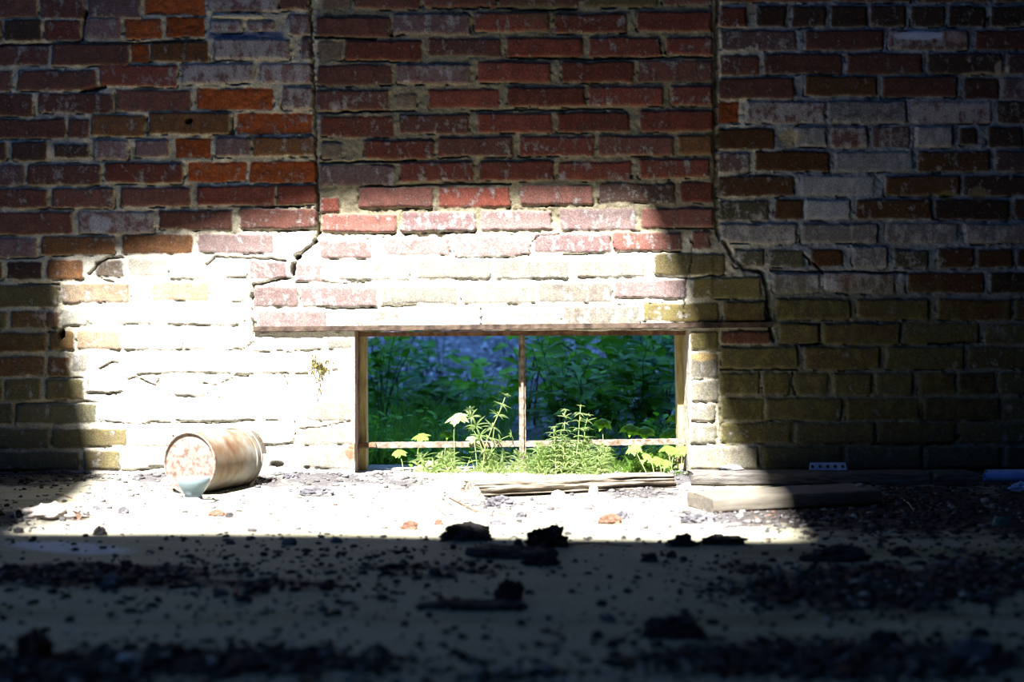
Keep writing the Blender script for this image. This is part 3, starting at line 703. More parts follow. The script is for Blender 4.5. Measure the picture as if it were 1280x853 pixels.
# ------------------------------------------------------------------ loose gravel: uncountable crumbs
phi = (1 + 5 ** 0.5) / 2
ICO = np.array([(-1, phi, 0), (1, phi, 0), (-1, -phi, 0), (1, -phi, 0), (0, -1, phi), (0, 1, phi), (0, -1, -phi), (0, 1, -phi), (phi, 0, -1), (phi, 0, 1), (-phi, 0, -1), (-phi, 0, 1)]) / 1.9
ICF = np.array([(0, 11, 5), (0, 5, 1), (0, 1, 7), (0, 7, 10), (0, 10, 11), (1, 5, 9), (5, 11, 4), (11, 10, 2), (10, 7, 6), (7, 1, 8), (3, 9, 4), (3, 4, 2), (3, 2, 6), (3, 6, 8), (3, 8, 9), (4, 9, 5), (2, 4, 11), (6, 2, 10), (8, 6, 7), (9, 8, 1)])
N = 42000
gpx = RNG.uniform(-120, 1400, N); gpy = 590 + 290 * RNG.random(N) ** 1.15
clump = fbm(gpx / 40, gpy / 14, 3, 3.0)
dens = np.clip(soil(gpx, gpy) + 0.25 * clump, 0, 1) ** 1.3 * 0.85 + 0.028 + 0.09 * sstep(720, 660, gpy)
sel = RNG.random(N) < dens
gpx, gpy = gpx[sel], gpy[sel]
d = CAMZ * F / (gpy - HY)
X = (gpx - 640) * d / F; Y = d - D0
okm = (Y < 0.02) & (np.abs(X) < 3.4)
X, Y, gpx, gpy = X[okm], Y[okm], gpx[okm], gpy[okm]
n = len(X)
Z = floor_h(X, Y)
sz = np.clip(RNG.lognormal(math.log(0.0034), 0.48, n), 0.0014, 0.0078)
sz *= np.where(soil(gpx, gpy) > 0.35, 1.12, 0.85)
scl = np.stack([sz * RNG.uniform(0.8, 1.6, n), sz * RNG.uniform(0.7, 1.3, n), sz * RNG.uniform(0.4, 0.9, n)], -1)
th = RNG.uniform(0, 2 * PI, n)
pts = ICO[None] * (1 + RNG.uniform(-0.35, 0.35, (n, 12, 1))) * scl[:, None, :]
ct, sn = np.cos(th)[:, None], np.sin(th)[:, None]
px_ = pts[..., 0] * ct - pts[..., 1] * sn; py_ = pts[..., 0] * sn + pts[..., 1] * ct
pts = np.stack([px_ + X[:, None], py_ + Y[:, None], pts[..., 2] + (Z + scl[:, 2] * 0.45)[:, None]], -1)
kind_ = RNG.random(n)
g0 = np.where(kind_[:, None] < 0.72, np.array([0.028, 0.026, 0.027]), np.where(kind_[:, None] < 0.88, np.array([0.085, 0.08, 0.08]), np.where(kind_[:, None] < 0.95, np.array([0.22, 0.205, 0.19]), np.array([0.10, 0.05, 0.03]))))
g0 = g0 * RNG.uniform(0.6, 1.5, (n, 1))
dusty = (sstep(700, 655, gpy) * sstep(1040, 900, gpx) * sstep(60, 160, gpx))[:, None]  # crumbs inside the sun patch coloured lighter, as if lit
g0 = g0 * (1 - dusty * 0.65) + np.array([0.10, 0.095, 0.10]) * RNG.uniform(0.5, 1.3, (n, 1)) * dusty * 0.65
gc = np.repeat(g0[:, None, :], 12, 1).reshape(-1, 3)
gf = (ICF[None] + (np.arange(n) * 12)[:, None, None]).reshape(-1, 3)
o = link('gravel', np_mesh('gravel', pts.reshape(-1, 3), gf, np.clip(gc, 0.004, 0.7), smooth=False), M['gravel'])
tag(o, 'scattered dark grit and gravel crumbs lying over the dirty concrete floor', 'gravel', kind='stuff')

# ------------------------------------------------------------------ lumps and stones
def lump_bm(sx, sy, sz, seed, rough=0.35, freq=2.2, jag=0.0, sub=4):
    """an irregular lump, flat underneath, base at z=0"""
    bm = bmesh.new()
    bmesh.ops.create_icosphere(bm, subdivisions=sub, radius=1.0)
    o = Vector((seed * 3.17, seed * 1.71, seed * 0.9))
    for v in bm.verts:
        p = v.co.copy()
        nz = mnoise.noise(p * freq + o) + 0.5 * mnoise.noise(p * freq * 2.3 + o * 2)
        nz += jag * (0.8 * mnoise.noise(p * freq * 4.7 + o * 3) + 0.5 * mnoise.noise(p * freq * 10 + o))
        p *= 1 + rough * nz
        z = p.z
        z = max(z, -0.35 + 0.05 * nz)
        v.co = Vector((p.x * sx, p.y * sy, (z + 0.35) / 1.35 * sz))
    return bm


def lump(name, label, cat, px, pyb, wpx, hpx, mat, seed, dep=0.8, rough=0.35, freq=2.2, jag=0.3, rz=0.0, group=None, sub=4, smooth=False):
    p = on_floor(px, pyb)
    dd = p.y + D0
    w, h = wpx * dd / F, hpx * dd / F
    bm = lump_bm(w / 2, w / 2 * dep, h, seed, rough, freq, jag, sub)
    o = from_bm(name, bm, mat, smooth=smooth)
    o.location = p + Vector((0, w / 2 * dep * 0.8, -0.0015)); o.rotation_euler = (0, 0, rz)
    tag(o, label, cat, group)
    return o


def plate(name, label, cat, px, pyb, wpx, hpx, mat, seed, dep=0.45, tilt=(0, 0), rz=0.0, zofs=0.0):
    """a flat, ragged, splintered slab"""
    p = on_floor(px, pyb)
    dd = p.y + D0
    w, h = wpx * dd / F, hpx * dd / F
    bm = lump_bm(w / 2, w / 2 * dep, h, seed, 0.22, 2.6, 0.25, 4)
    for v in bm.verts:
        v.co.z = min(v.co.z, h * (0.62 + 0.25 * mnoise.noise(Vector((v.co.x * 60, v.co.y * 90, seed)))))
    o = from_bm(name, bm, mat)
    o.location = p + Vector((0, w / 2 * dep * 0.8, -0.001 + zofs)); o.rotation_euler = (tilt[0], tilt[1], rz)
    tag(o, label, cat)
    return o


lump('charcoal_lump', 'black lumpy chunk of charred debris at the front edge of the sunlit floor patch', 'debris', 585, 677, 62, 22, M['char'], 1, 0.55, 0.4, 2.4, 0.5)
plate('charred_board', 'long thin charred board fragment lying flat in the pile of burnt debris', 'debris', 640, 699, 112, 18, M['char'], 2, 0.42, (0.06, 0.03))
lump('charred_lump', 'jagged dark brown burnt lump with a pointed tip, leaning behind the flat charred board', 'debris', 684, 685, 50, 24, surf('burnt_brown', (0.012, 0.009, 0.009), (0.06, 0.035, 0.028), 40, 0.85, 0.7, 120, 0.004), 3, 0.5, 0.55, 1.9, 0.9)
lump('charcoal_lump', 'black clinker lump tucked under the right end of the flat charred board', 'debris', 676, 708, 42, 16, M['char'], 4, 0.6, 0.4, 2.6, 0.5)
lump('charcoal_lump', 'small upright black knob on the left of the brown burnt lump', 'debris', 648, 684, 11, 12, M['char'], 5, 0.8)
plate('charred_board', 'dark flat splintered board fragment alone on the shaded bare floor', 'debris', 592, 764, 132, 15, M['char'], 6, 0.30, (0.02, 0.01), -0.05)
lump('charcoal_lump', 'black peaked lump standing at the right end of the lone splintered board', 'debris', 636, 752, 30, 25, M['char'], 7, 0.6, 0.5, 2.0, 0.8)
lump('charcoal_lump', 'large black rounded lump on the dark floor before the gravel at the right', 'debris', 843, 800, 74, 28, M['char'], 8, 0.5, 0.35, 2.6, 0.5)
lump('charcoal_lump', 'wide flat black lump on the mossy strip in front of the plank', 'debris', 1054, 703, 72, 18, M['char'], 9, 0.5, 0.35, 2.4, 0.5)
lump('charcoal_lump', 'broad low black lump on the shadow line in front of the plank', 'debris', 906, 682, 56, 12, M['char'], 10, 0.5, 0.4, 2.6, 0.6)
lump('charcoal_lump', 'black knob at the shadow edge beside the broad low lump', 'debris', 853, 684, 28, 15, M['char'], 11, 0.6, 0.45, 2.2, 0.6)
lump('charcoal_lump', 'tiny black knob left of the pair of lumps at the shadow edge', 'debris', 838, 684, 12, 9, M['char'], 12)
lump('charcoal_lump', 'round black pebble-like lump on bare floor below the shadow-edge lumps', 'debris', 840, 698, 13, 9, M['char'], 13)
lump('charcoal_lump', 'black lump on bare floor right of the pile of burnt debris', 'debris', 813, 703, 19, 12, M['char'], 14)
lump('charcoal_lump', 'small black block at the left of the shadow edge, below the dirty rag', 'debris', 124, 670, 16, 12, M['char'], 15, 0.7, 0.4, 1.8, 0.6)
lump('charcoal_lump', 'dark chip at the far left of the shadow edge under the rag', 'debris', 22, 667, 12, 8, M['char'], 16)
lump('dark_stone', 'dark rounded stone amid the gravel band at the left', 'stone', 138, 734, 26, 17, M['slate'], 17, 0.7, 0.25, 1.6, 0.2)
lump('dark_stone', 'smooth grey stone on the bare strip above the left gravel band', 'stone', 361, 682, 20, 10, M['slate'], 18, 0.7, 0.2, 1.4, 0.1)
lump('dark_stone', 'grey stone just left of the burnt pile on the shadow line', 'stone', 420, 679, 15, 8, M['slate'], 19, 0.7, 0.2, 1.4, 0.1)
lump('dark_stone', 'small bluish stone chip beside the smooth grey stone', 'stone', 288, 681, 12, 7, M['ash'], 20, 0.7, 0.2, 1.4, 0.1)
lump('dark_stone', 'flat dark stone at the lower edge of the left gravel band', 'stone', 275, 746, 18, 10, M['slate'], 21)
lump('dark_stone', 'dark stone in front of the left gravel band beside the flat one', 'stone', 303, 753, 19, 9, M['char'], 22)
lump('brick_chunk', 'blurred rusty brown chunk with a pointed top in the near left corner', 'brick', 36, 829, 44, 38, surf('dim_brick_bit', (0.035, 0.025, 0.022), (0.12, 0.05, 0.03), 25, 0.9, 0.5), 23, 0.7, 0.35, 1.6, 0.4)
lump('grey_stone', 'angular grey block in the gravel of the near right corner', 'stone', 1222, 826, 58, 27, M['slate'], 24, 0.55, 0.22, 1.5, 0.5)
lump('grey_stone', 'thin dark slab leaning in the gravel left of the grey corner block', 'stone', 1110, 806, 40, 18, M['char'], 25, 0.5, 0.3, 1.6, 0.6)
lump('charcoal_lump', 'black lump standing behind the grey corner block', 'debris', 1228, 797, 20, 12, M['char'], 26)
lump('grey_stone', 'pale grey stone in the middle of the right gravel bed', 'stone', 1066, 752, 12, 6, M['slate'], 27, 0.7, 0.2, 1.4, 0.1)
lump('grey_stone', 'bluish white stone chip at the far edge of the right gravel bed', 'stone', 1230, 752, 28, 10, M['ash'], 28)
lump('grey_stone', 'light stone in the right gravel bed behind the chip', 'stone', 1166, 751, 17, 10, M['ash'], 29)
lump('grey_stone', 'mid grey pebble on bare floor left of the large round black lump', 'stone', 760, 778, 19, 10, M['slate'], 30, 0.7, 0.2, 1.4, 0.1)
lump('charcoal_lump', 'black clod on bare floor above the large round black lump', 'debris', 752, 758, 13, 8, M['char'], 31)
lump('charcoal_lump', 'black clod beside the large round black lump, on its left', 'debris', 766, 811, 14, 12, M['char'], 32)
lump('charcoal_lump', 'black clod between the grey pebble and the large black lump', 'debris', 747, 799, 13, 11, M['char'], 33)
lump('charcoal_lump', 'round black clod on the bare middle floor in front of the lone board', 'debris', 651, 782, 11, 8, M['char'], 34)
lump('charcoal_lump', 'black clod above the lone splintered board on its right', 'debris', 785, 742, 11, 7, M['char'], 35)
lump('charcoal_lump', 'lone black clod on the smooth floor at the near left', 'debris', 86, 778, 12, 8, M['char'], 36)
# sunlit bits
lump('brick_chunk', 'small tan brick chunk on the bright floor above the black lump', 'brick', 512, 663, 22, 12, M['brickbit'], 41, 0.7, 0.3, 1.6, 0.5)
lump('brick_chunk', 'tiny tan brick crumb between the sticks on the bright floor', 'brick', 548, 657, 11, 8, M['brickbit'], 42)
lump('brick_chunk', 'orange brown brick piece on the bright floor right of the burnt debris pile', 'brick', 762, 656, 30, 13, M['brickbit'], 43, 0.6, 0.3, 1.8, 0.5)
lump('ash_lump', 'grey ash lump behind the orange brick piece', 'debris', 778, 650, 18, 11, M['ash'], 44)
lump('ash_lump', 'grey ash clod below the left end of the timber', 'debris', 626, 634, 34, 13, M['ash'], 45, 0.6, 0.4, 2.4, 0.4)
lump('ash_lump', 'small grey ash crumb in front of the timber on bright floor', 'debris', 652, 648, 14, 9, M['ash'], 46)
lump('ash_lump', 'flat grey ash crumb above the charred lump', 'debris', 622, 657, 20, 7, M['ash'], 47)
lump('white_stone', 'white rounded stone leaning on the front of the sill timber', 'stone', 698, 624, 19, 11, M['stone'], 48, 0.7, 0.15, 1.2, 0.0, smooth=True)
lump('white_stone', 'white block at the left end of the sill timber', 'stone', 592, 629, 26, 19, M['stone'], 49, 0.7, 0.25, 1.4, 0.4)
lump('white_stone', 'small white stone against the timber near its right half', 'stone', 742, 619, 12, 14, M['stone'], 50, 0.8, 0.2, 1.4, 0.3)
lump('white_stone', 'pale lump of mortar on top of the timber left end under the plants', 'stone', 598, 603, 34, 12, M['stone'], 51, 0.6, 0.25, 1.6, 0.4)
lump('white_stone', 'oblong pale pebble at the shadow edge by the left wall', 'stone', 121, 613, 20, 7, M['stone'], 52, 0.6, 0.1, 1.0, 0.0, smooth=True)
lump('ash_lump', 'crumbly reddish grey clod in the bright floor under the cup', 'debris', 270, 646, 22, 8, M['brickbit'], 53)
lump('charcoal_lump', 'dark clod touching the crumbly reddish clod', 'debris', 286, 648, 10, 8, M['char'], 54)
lump('ash_lump', 'grey clod of dirt on bright floor right of the can', 'debris', 395, 621, 42, 11, M['ash'], 55, 0.5, 0.4, 2.6, 0.4)
lump('ash_lump', 'small dark clod against the wall right of the can', 'debris', 362, 603, 18, 8, M['ash'], 56)
lump('ash_lump', 'spiky grey crumb on bright floor right of the rag', 'debris', 153, 643, 13, 10, M['ash'], 57)
lump('ash_lump', 'grey crumb on bright floor just right of the brown stone', 'debris', 119, 638, 10, 6, M['ash'], 58)
lump('ash_lump', 'grey rubble clod in front of the plank left end', 'debris', 873, 655, 40, 12, M['ash'], 59, 0.5, 0.4, 2.6, 0.4)
lump('brown_stone', 'small rusty brown stone at the right end of the rag', 'stone', 86, 650, 15, 12, M['brickbit'], 60, 0.8, 0.3, 1.6, 0.3)
lump('brown_stone', 'dark brown crumb right of the rusty brown stone', 'stone', 96, 650, 8, 8, M['twig'], 61)
lump('grey_stone', 'pale pebble in the dark soil beyond the plank right end', 'stone', 1190, 636, 10, 6, M['stone'], 62)
lump('grey_stone', 'light pebble on the mossy soil below the green glass block', 'stone', 1203, 692, 14, 7, M['ash'], 63)
lump('charcoal_lump', 'black clod on the mossy strip right of the wide flat lump', 'debris', 1128, 696, 24, 13, M['char'], 64)
lump('charcoal_lump', 'black clod left of the wide flat lump on the mossy strip', 'debris', 1012, 703, 22, 10, M['char'], 65)

# small clods nothing tells apart, by place
_rc = random.Random(5)
clod_meshes = []
for s_ in range(6):
    bm = lump_bm(1, 0.8, 0.9, 70 + s_, 0.4, 2.0, 0.5, 2)
    m_ = bpy.data.meshes.new('small_clod'); bmesh.ops.recalc_face_normals(bm, faces=bm.faces); bm.to_mesh(m_); bm.free(); m_.materials.append(M['char']); clod_meshes.append(m_)
for (x0, x1, y0, y1, cnt, lab, grp) in [
    (200, 560, 690, 735, 46, 'small black clod in the dark band of grit left of the lone splintered board', 'clods in the left grit band'),
    (0, 200, 735, 765, 18, 'small black clod at the near edge of the left gravel band', 'clods by the near edge of the left gravel band'),
    (880, 1270, 715, 770, 40, 'small dark clod in the gravel bed at the right', 'clods in the right gravel bed'),
    (960, 1270, 640, 690, 26, 'small dark clod on the soil between plank and right corner', 'clods on the soil by the plank'),
    (60, 560, 800, 845, 34, 'small blurred black clod in the near grit along the bottom left', 'clods in the near left grit'),
    (800, 1270, 805, 848, 34, 'small blurred dark clod in the near grit along the bottom right', 'clods in the near right grit'),
    (140, 560, 668, 690, 26, 'tiny black crumb along the shadow edge left of the burnt pile', 'crumbs along the shadow edge')]:
    for _ in range(cnt):
        px, py = _rc.uniform(x0, x1), _rc.uniform(y0, y1)
        p = on_floor(px, py); sc = _rc.uniform(2.0, 4.8) * (p.y + D0) / F * (0.75 if 'crumb' in lab else 1)
        o = bpy.data.objects.new('small_clod', _rc.choice(clod_meshes)); COL.objects.link(o)
        o.location = p - Vector((0, 0, 0.0008)); o.scale = (sc * _rc.uniform(0.9, 1.5), sc, sc * _rc.uniform(0.8, 1.3)); o.rotation_euler = (0, 0, _rc.uniform(0, 6.28))
        tag(o, lab, 'debris', grp)

# ------------------------------------------------------------------ tubes and sticks
def tube(bm, pts, r, seg=8, taper=1.0, jitter=0.0):
    pts = [Vector(p) for p in pts]; rings = []
    for i, p in enumerate(pts):
        t = (pts[min(i + 1, len(pts) - 1)] - pts[max(i - 1, 0)]).normalized()
        u = t.cross(Vector((0, 0, 1)))
        if u.length < 1e-3: u = Vector((1, 0, 0))
        u.normalize(); w = u.cross(t)
        rr = r * (1 + (taper - 1) * i / max(1, len(pts) - 1)) * (1 + random.uniform(-jitter, jitter))
        rings.append([bm.verts.new(p + u * math.cos(2 * PI * k / seg) * rr + w * math.sin(2 * PI * k / seg) * rr) for k in range(seg)])
    for a, c in zip(rings[:-1], rings[1:]):
        for k in range(seg): bm.faces.new((a[k], a[(k + 1) % seg], c[(k + 1) % seg], c[k]))
    bm.faces.new(list(reversed(rings[0]))); bm.faces.new(rings[-1])


def stick(name, label, pix, r, mat, lift=0.003):
    bm = bmesh.new()
    pts = [on_floor(px, py) + Vector((0, 0, r * 0.8 + (lift if 0 < i < len(pix) - 1 else 0))) for i, (px, py) in enumerate(pix)]
    tube(bm, pts, r, 7, 0.6, 0.15)
    return tag(from_bm(name, bm, mat, smooth=True), label, 'twig')


stick('twig', 'thin dark twig slanting across the bright floor from the white block', [(562, 624), (580, 634), (596, 642), (622, 645), (632, 645)], 0.0022, M['twig'])
stick('stick', 'bleached stick pointing at the black lump on the bright floor', [(545, 634), (556, 645), (570, 657)], 0.0035, M['paletwig'])
stick('stick', 'bleached broken stick beside the other, nearer the window', [(552, 622), (566, 634), (580, 648)], 0.003, M['paletwig'])
stick('twig', 'thin dark twig on the mossy floor at the left wall', [(70, 619), (80, 622), (90, 624)], 0.002, M['twig'])
stick('twig', 'thin dark splinter on the blurred bare floor in the middle foreground', [(676, 791), (690, 796), (706, 800)], 0.0028, M['twig'])
stick('twig', 'pale twig poking out of the soil beyond the plank', [(1128, 624), (1136, 632), (1144, 642)], 0.0014, M['paletwig'])
stick('twig', 'thin dark twig flat along the shadow line right of the burnt pile', [(706, 682), (740, 682), (790, 684)], 0.0016, M['twig'])

# ------------------------------------------------------------------ rag at the left
p = on_floor(62, 650)
bm = lump_bm(0.058, 0.035, 0.030, 81, 0.5, 2.2, 0.2, 4)
for v in bm.verts: v.co.z += 0.002 * math.sin(v.co.x * 260 + 3 * math.sin(v.co.y * 140))
rag = from_bm('rag', bm, M['rag'], smooth=True); rag.location = p + Vector((0, 0.02, -0.001))
tag(rag, 'crumpled dirty white rag with a loose thread at the left end of the sunlit floor', 'rag')
bm = bmesh.new()
tube(bm, [(-0.05, -0.01, 0.012), (-0.066, -0.014, 0.024), (-0.072, -0.02, 0.016), (-0.066, -0.028, 0.004), (-0.045, -0.034, 0.003), (-0.02, -0.04, 0.003)], 0.0016, 6, 0.7)
from_bm('thread', bm, M['rag'], rag, smooth=True)

# ------------------------------------------------------------------ boards and timbers
def beam(name, label, a, b_, w, h, mat, cat='board', seed=1, rough=0.0025, zl=0.0, zr=0.0, split=0.0, nseg=60):
    """board from a to b (floor points, front bottom edge), width w going back, thickness h; ragged ends, worn edges"""
    a, b_ = Vector(a), Vector(b_)
    dx = b_ - a; Lx = math.hypot(dx.x, dx.y); ang = math.atan2(dx.y, dx.x)
    prof = []
    nb = 10
    for (u0, v0), (u1, v1) in (((0, 0), (w, 0)), ((w, 0), (w, h)), ((w, h), (0, h)), ((0, h), (0, 0))):
        for k in range(nb): prof.append((u0 + (u1 - u0) * k / nb, v0 + (v1 - v0) * k / nb))
    bm = bmesh.new(); rings = []
    for i in range(nseg + 1):
        s = i / nseg; ring = []
        for (u, v) in prof:
            q = Vector((s * Lx * 12, u * 70 + seed, v * 70))
            n_ = mnoise.noise(q * 0.8) + 0.5 * mnoise.noise(q * 2.1)
            grain = mnoise.noise(Vector((s * Lx * 3, u * 220, v * 220 + seed)))
            cu, cv = (u - w / 2) / (w / 2), (v - h / 2) / (h / 2)
            k = 1 - 0.05 * (abs(cu) * abs(cv)) ** 6
            uu = w / 2 + (u - w / 2) * k + rough * n_ * (1 if abs(cu) > 0.99 else 0.2)
            vv = h / 2 + (v - h / 2) * k + rough * (0.6 * n_ + 0.5 * grain) * (1 if v > h * 0.99 else 0.2)
            if split and abs(cu + 1) < 0.02: uu += split * max(0, grain + 0.2) * 2
            ex = 0.0
            if i in (0, nseg): ex = rough * 2.5 * (n_ + grain) * (1 if i else -1)
            ring.append(bm.verts.new((s * Lx + ex, uu, vv)))
        rings.append(ring)
    m_ = len(prof)
    for r0, r1 in zip(rings[:-1], rings[1:]):
        for k in range(m_): bm.faces.new((r0[k], r0[(k + 1) % m_], r1[(k + 1) % m_], r1[k]))
    bm.faces.new(list(reversed(rings[0]))); bm.faces.new(rings[-1])
    o = from_bm(name, bm, mat)
    o.location = a + Vector((0, 0, zl))
    o.rotation_euler = (0, -math.atan2(b_.z + zr - a.z - zl, Lx), ang)
    return tag(o, label, cat)


a, b_ = on_floor(594, 624), on_floor(846, 611)
a.z = b_.z = max(a.z, b_.z) + 0.002
beam('timber', 'weathered split timber lying on the sill below the window plants', a, b_, 0.085, 0.031, M['timber'], 'timber', 3, 0.004, split=0.008)
a = on_floor(892, 642); a.z = fz(a.x, a.y) + 0.0
d_ = 3.08; b_ = Vector(((1103 - 640) * d_ / F, d_ - D0, 0.0)); b_.z = CAMZ - (630 - HY) * d_ / F
ang_w = 0.15
pl = beam('plank', 'thick grey plank with clean sawn end, half in sun, lying on the rubble', a, b_, 0.15, 0.031, M['plank'], 'plank', 5, 0.0006, nseg=24)
a = on_floor(866, 611); a.y = -0.205; a.x = wx(862) * 0.96; b_ = Vector((1.035, -0.205, 0.0)); a.z = b_.z = 0.006
beam('curb_timber', 'long dusty timber along the foot of the wall behind the plank', a, b_, 0.11, 0.030, M['curb'], 'timber', 7, 0.003)
a = Vector((1.045, -0.22, 0.006)); b_ = Vector((1.155, -0.215, 0.006))
beam('curb_timber', 'short dusty timber block at the right end of the long wall timber', a, b_, 0.12, 0.031, M['curb'], 'timber', 9, 0.003, nseg=16)
# small bits on the wall timber
bm = lump_bm(0.011, 0.008, 0.008, 91, 0.15, 1.2, 0, 3)
o = from_bm('white_stone', bm, M['stone'], smooth=True); pw = at(1080, 603.5, -0.62)
o.location = (pw.x, -0.585, 0.0); tag(o, 'small white pebble lying on the far right end of the plank', 'stone')
PEB = o
bm = lump_bm(0.032, 0.02, 0.016, 92, 0.25, 1.4, 0.3, 3)
o = from_bm('grey_stone', bm, M['slate']); o.location = (0.555, -0.12, 0.035); tag(o, 'flat grey stone on the wall timber near the window corner', 'stone')

# perforated plastic strip leaning on the wall timber
bm = bmesh.new()
W_, H_, T_ = 0.096, 0.020, 0.006
NH = 5
outer_ = [(-W_ / 2, 0), (W_ / 2, 0), (W_ / 2 - 0.003, H_), (-W_ / 2 + 0.004, H_)]
ev = []
for y_ in (0, T_): pass
vs = [bm.verts.new((x, 0, z)) for x, z in outer_]
es = [bm.edges.new((vs[i], vs[(i + 1) % 4])) for i in range(4)]
for k in range(NH):
    cx = -W_ / 2 + W_ * (k + 0.5) / NH
    hv = [bm.verts.new((cx + 0.0050 * math.cos(2 * PI * j / 14), 0, H_ * 0.5 + 0.0050 * math.sin(2 * PI * j / 14))) for j in range(14)]
    es += [bm.edges.new((hv[j], hv[(j + 1) % 14])) for j in range(14)]
bmesh.ops.triangle_fill(bm, edges=es, use_beauty=True)
r_ = bmesh.ops.extrude_face_region(bm, geom=list(bm.faces))
for g in r_['geom']:
    if isinstance(g, bmesh.types.BMVert): g.co.y += T_
o = from_bm('plastic_strip', bm, M['paleplastic']); o.location = (wx(1036) * 0.965, -0.125, 0.036); o.rotation_euler = (-0.25, 0, 0.03)
tag(o, 'pale blue plastic strip with a row of holes on the wall timber', 'strip')


def pipe(name, label, a, b_, r, mat):
    a, b_ = Vector(a), Vector(b_); bm = bmesh.new(); t = (b_ - a).normalized(); u = t.cross(Vector((0, 0, 1))).normalized(); w = u.cross(t)
    rows = []
    for (s, rr) in ((0.012, r * 0.78), (0, r * 0.8), (0, r), (1, r), (1, r * 0.8)):
        c = a + (b_ - a) * s if s in (0, 1) else a + t * 0.05
        rows.append([bm.verts.new(c + u * math.cos(2 * PI * k / 20) * rr + w * math.sin(2 * PI * k / 20) * rr) for k in range(20)])
    for q0, q1 in zip(rows[:-1], rows[1:]):
        for k in range(20): bm.faces.new((q0[k], q0[(k + 1) % 20], q1[(k + 1) % 20], q1[k]))
    bm.faces.new(rows[0])
    return tag(from_bm(name, bm, mat, smooth=False), label, 'pipe')


pipe('plastic_pipe', 'bright blue plastic pipe lying beyond the timber at the right, the front one', (1.175, -0.19, 0.024), (1.75, -0.16, 0.024), 0.012, M['bluepipe'])
pipe('plastic_pipe', 'paler blue plastic pipe behind the bright blue one against the wall', (1.195, -0.145, 0.028), (1.75, -0.12, 0.028), 0.012, M['paleplastic'])
# torn blue-white plastic scrap at the right edge
p = on_floor(1278, 614)
bm = lump_bm(0.030, 0.02, 0.022, 95, 0.55, 2.0, 0.6, 3)
o = from_bm('plastic_scrap', bm, M['paleplastic']); o.location = p; tag(o, 'torn pale blue plastic scrap in front of the pipes', 'scrap')
# greenish glass block
p = on_floor(1252, 658)
bm = lump_bm(0.024, 0.014, 0.023, 96, 0.08, 1.0, 0.0, 2)
for v in bm.verts:
    for i_, lim in ((0, 0.019), (1, 0.011)): v.co[i_] = max(-lim, min(lim, v.co[i_]))
    v.co.z = min(v.co.z, 0.020)
o = from_bm('glass_block', bm, surf('green_glass', (0.06, 0.11, 0.10), (0.14, 0.20, 0.19), 20, 0.25, 0.1)); o.location = p - Vector((0, 0, 0.001)); o.rotation_euler = (0, 0, 0.2)
tag(o, 'squarish pale green glass lump on the dark soil at the right', 'glass')

# ------------------------------------------------------------------ paint can on its side
can_mat, nt, b = new_mat('rust_streaked_tin')
tc = nt.nodes.new('ShaderNodeTexCoord'); n_a = nt.nodes.new('ShaderNodeTexNoise'); n_a.inputs['Scale'].default_value = 22; n_a.inputs['Detail'].default_value = 6
mpn = nt.nodes.new('ShaderNodeMapping'); mpn.inputs['Scale'].default_value = (1, 1, 0.6)
nt.links.new(tc.outputs['Object'], mpn.inputs['Vector']); nt.links.new(mpn.outputs['Vector'], n_a.inputs['Vector'])
rp = nt.nodes.new('ShaderNodeValToRGB')
for pos, c in ((0.30, (0.085, 0.042, 0.022)), (0.44, (0.125, 0.092, 0.06)), (0.55, (0.15, 0.14, 0.125)), (0.75, (0.21, 0.20, 0.18))):
    e = rp.color_ramp.elements.new(pos); e.color = (*c, 1)
rp.color_ramp.elements.remove(rp.color_ramp.elements[0]); rp.color_ramp.elements.remove(rp.color_ramp.elements[-1])
nt.links.new(n_a.outputs['Fac'], rp.inputs['Fac']); nt.links.new(rp.outputs['Color'], b.inputs['Base Color'])
b.inputs['Roughness'].default_value = 0.55; b.inputs['Metallic'].default_value = 0.25
M['can'] = can_mat
M['canface'] = surf('rust_speckled_lid', (0.085, 0.052, 0.042), (0.15, 0.118, 0.104), 85, 0.75, 0.4, 200, 0.002, detail=9, contrast=(0.36, 0.52))
M['foil'] = surf('crumpled_liner', (0.03, 0.024, 0.018), (0.17, 0.155, 0.135), 40, 0.6, 0.6, 90, 0.006)
pc = on_floor(257, 619)
R_can, L_can = 0.0745, 0.20
can = empty('paint_can', (-0.766, pc.y + 0.01, pc.z - 0.001), -math.radians(24))
tag(can, 'rusty tin paint can lying on its side against the bright brick wall', 'can')


def lathe(rows, seg=72, dents=0.0, seed=0, close0=False, close1=False):
    """rows of (axial, radius) along local +y, axis at height R_can"""
    bm = bmesh.new(); rings = []
    for (s, r) in rows:
        ring = []
        for k in range(seg):
            t = 2 * PI * k / seg
            rr = r * (1 + dents * mnoise.noise(Vector((math.cos(t) * 1.6 + seed, math.sin(t) * 1.6, s * 14))))
            ring.append(bm.verts.new((rr * math.cos(t), s, R_can + rr * math.sin(t))))
        rings.append(ring)
    for a, c in zip(rings[:-1], rings[1:]):
        for k in range(seg): bm.faces.new((a[k], a[(k + 1) % seg], c[(k + 1) % seg], c[k]))
    if close0: bm.faces.new(list(reversed(rings[0])))
    if close1: bm.faces.new(rings[-1])
    return bm


rows = [(0.004, R_can * 0.965)] + [(0.004 + (L_can - 0.008) * i / 26, R_can * (0.965 + 0.010 * (1 if i in (5, 6, 19, 20) else 0))) for i in range(27)]
rows += [(L_can - 0.004, R_can * 0.945), (0.10, R_can * 0.945)]
from_bm('body', lathe(rows, dents=0.02, seed=4), M['can'], can, smooth=True)


def rim(name, s0, mat):
    rr = [(s0 + 0.0035 * math.sin(t), R_can * 0.975 + 0.0022 * math.cos(t)) for t in [2 * PI * k / 10 for k in range(11)]]
    from_bm(name, lathe(rr, dents=0.006, seed=2), mat, can, smooth=True)


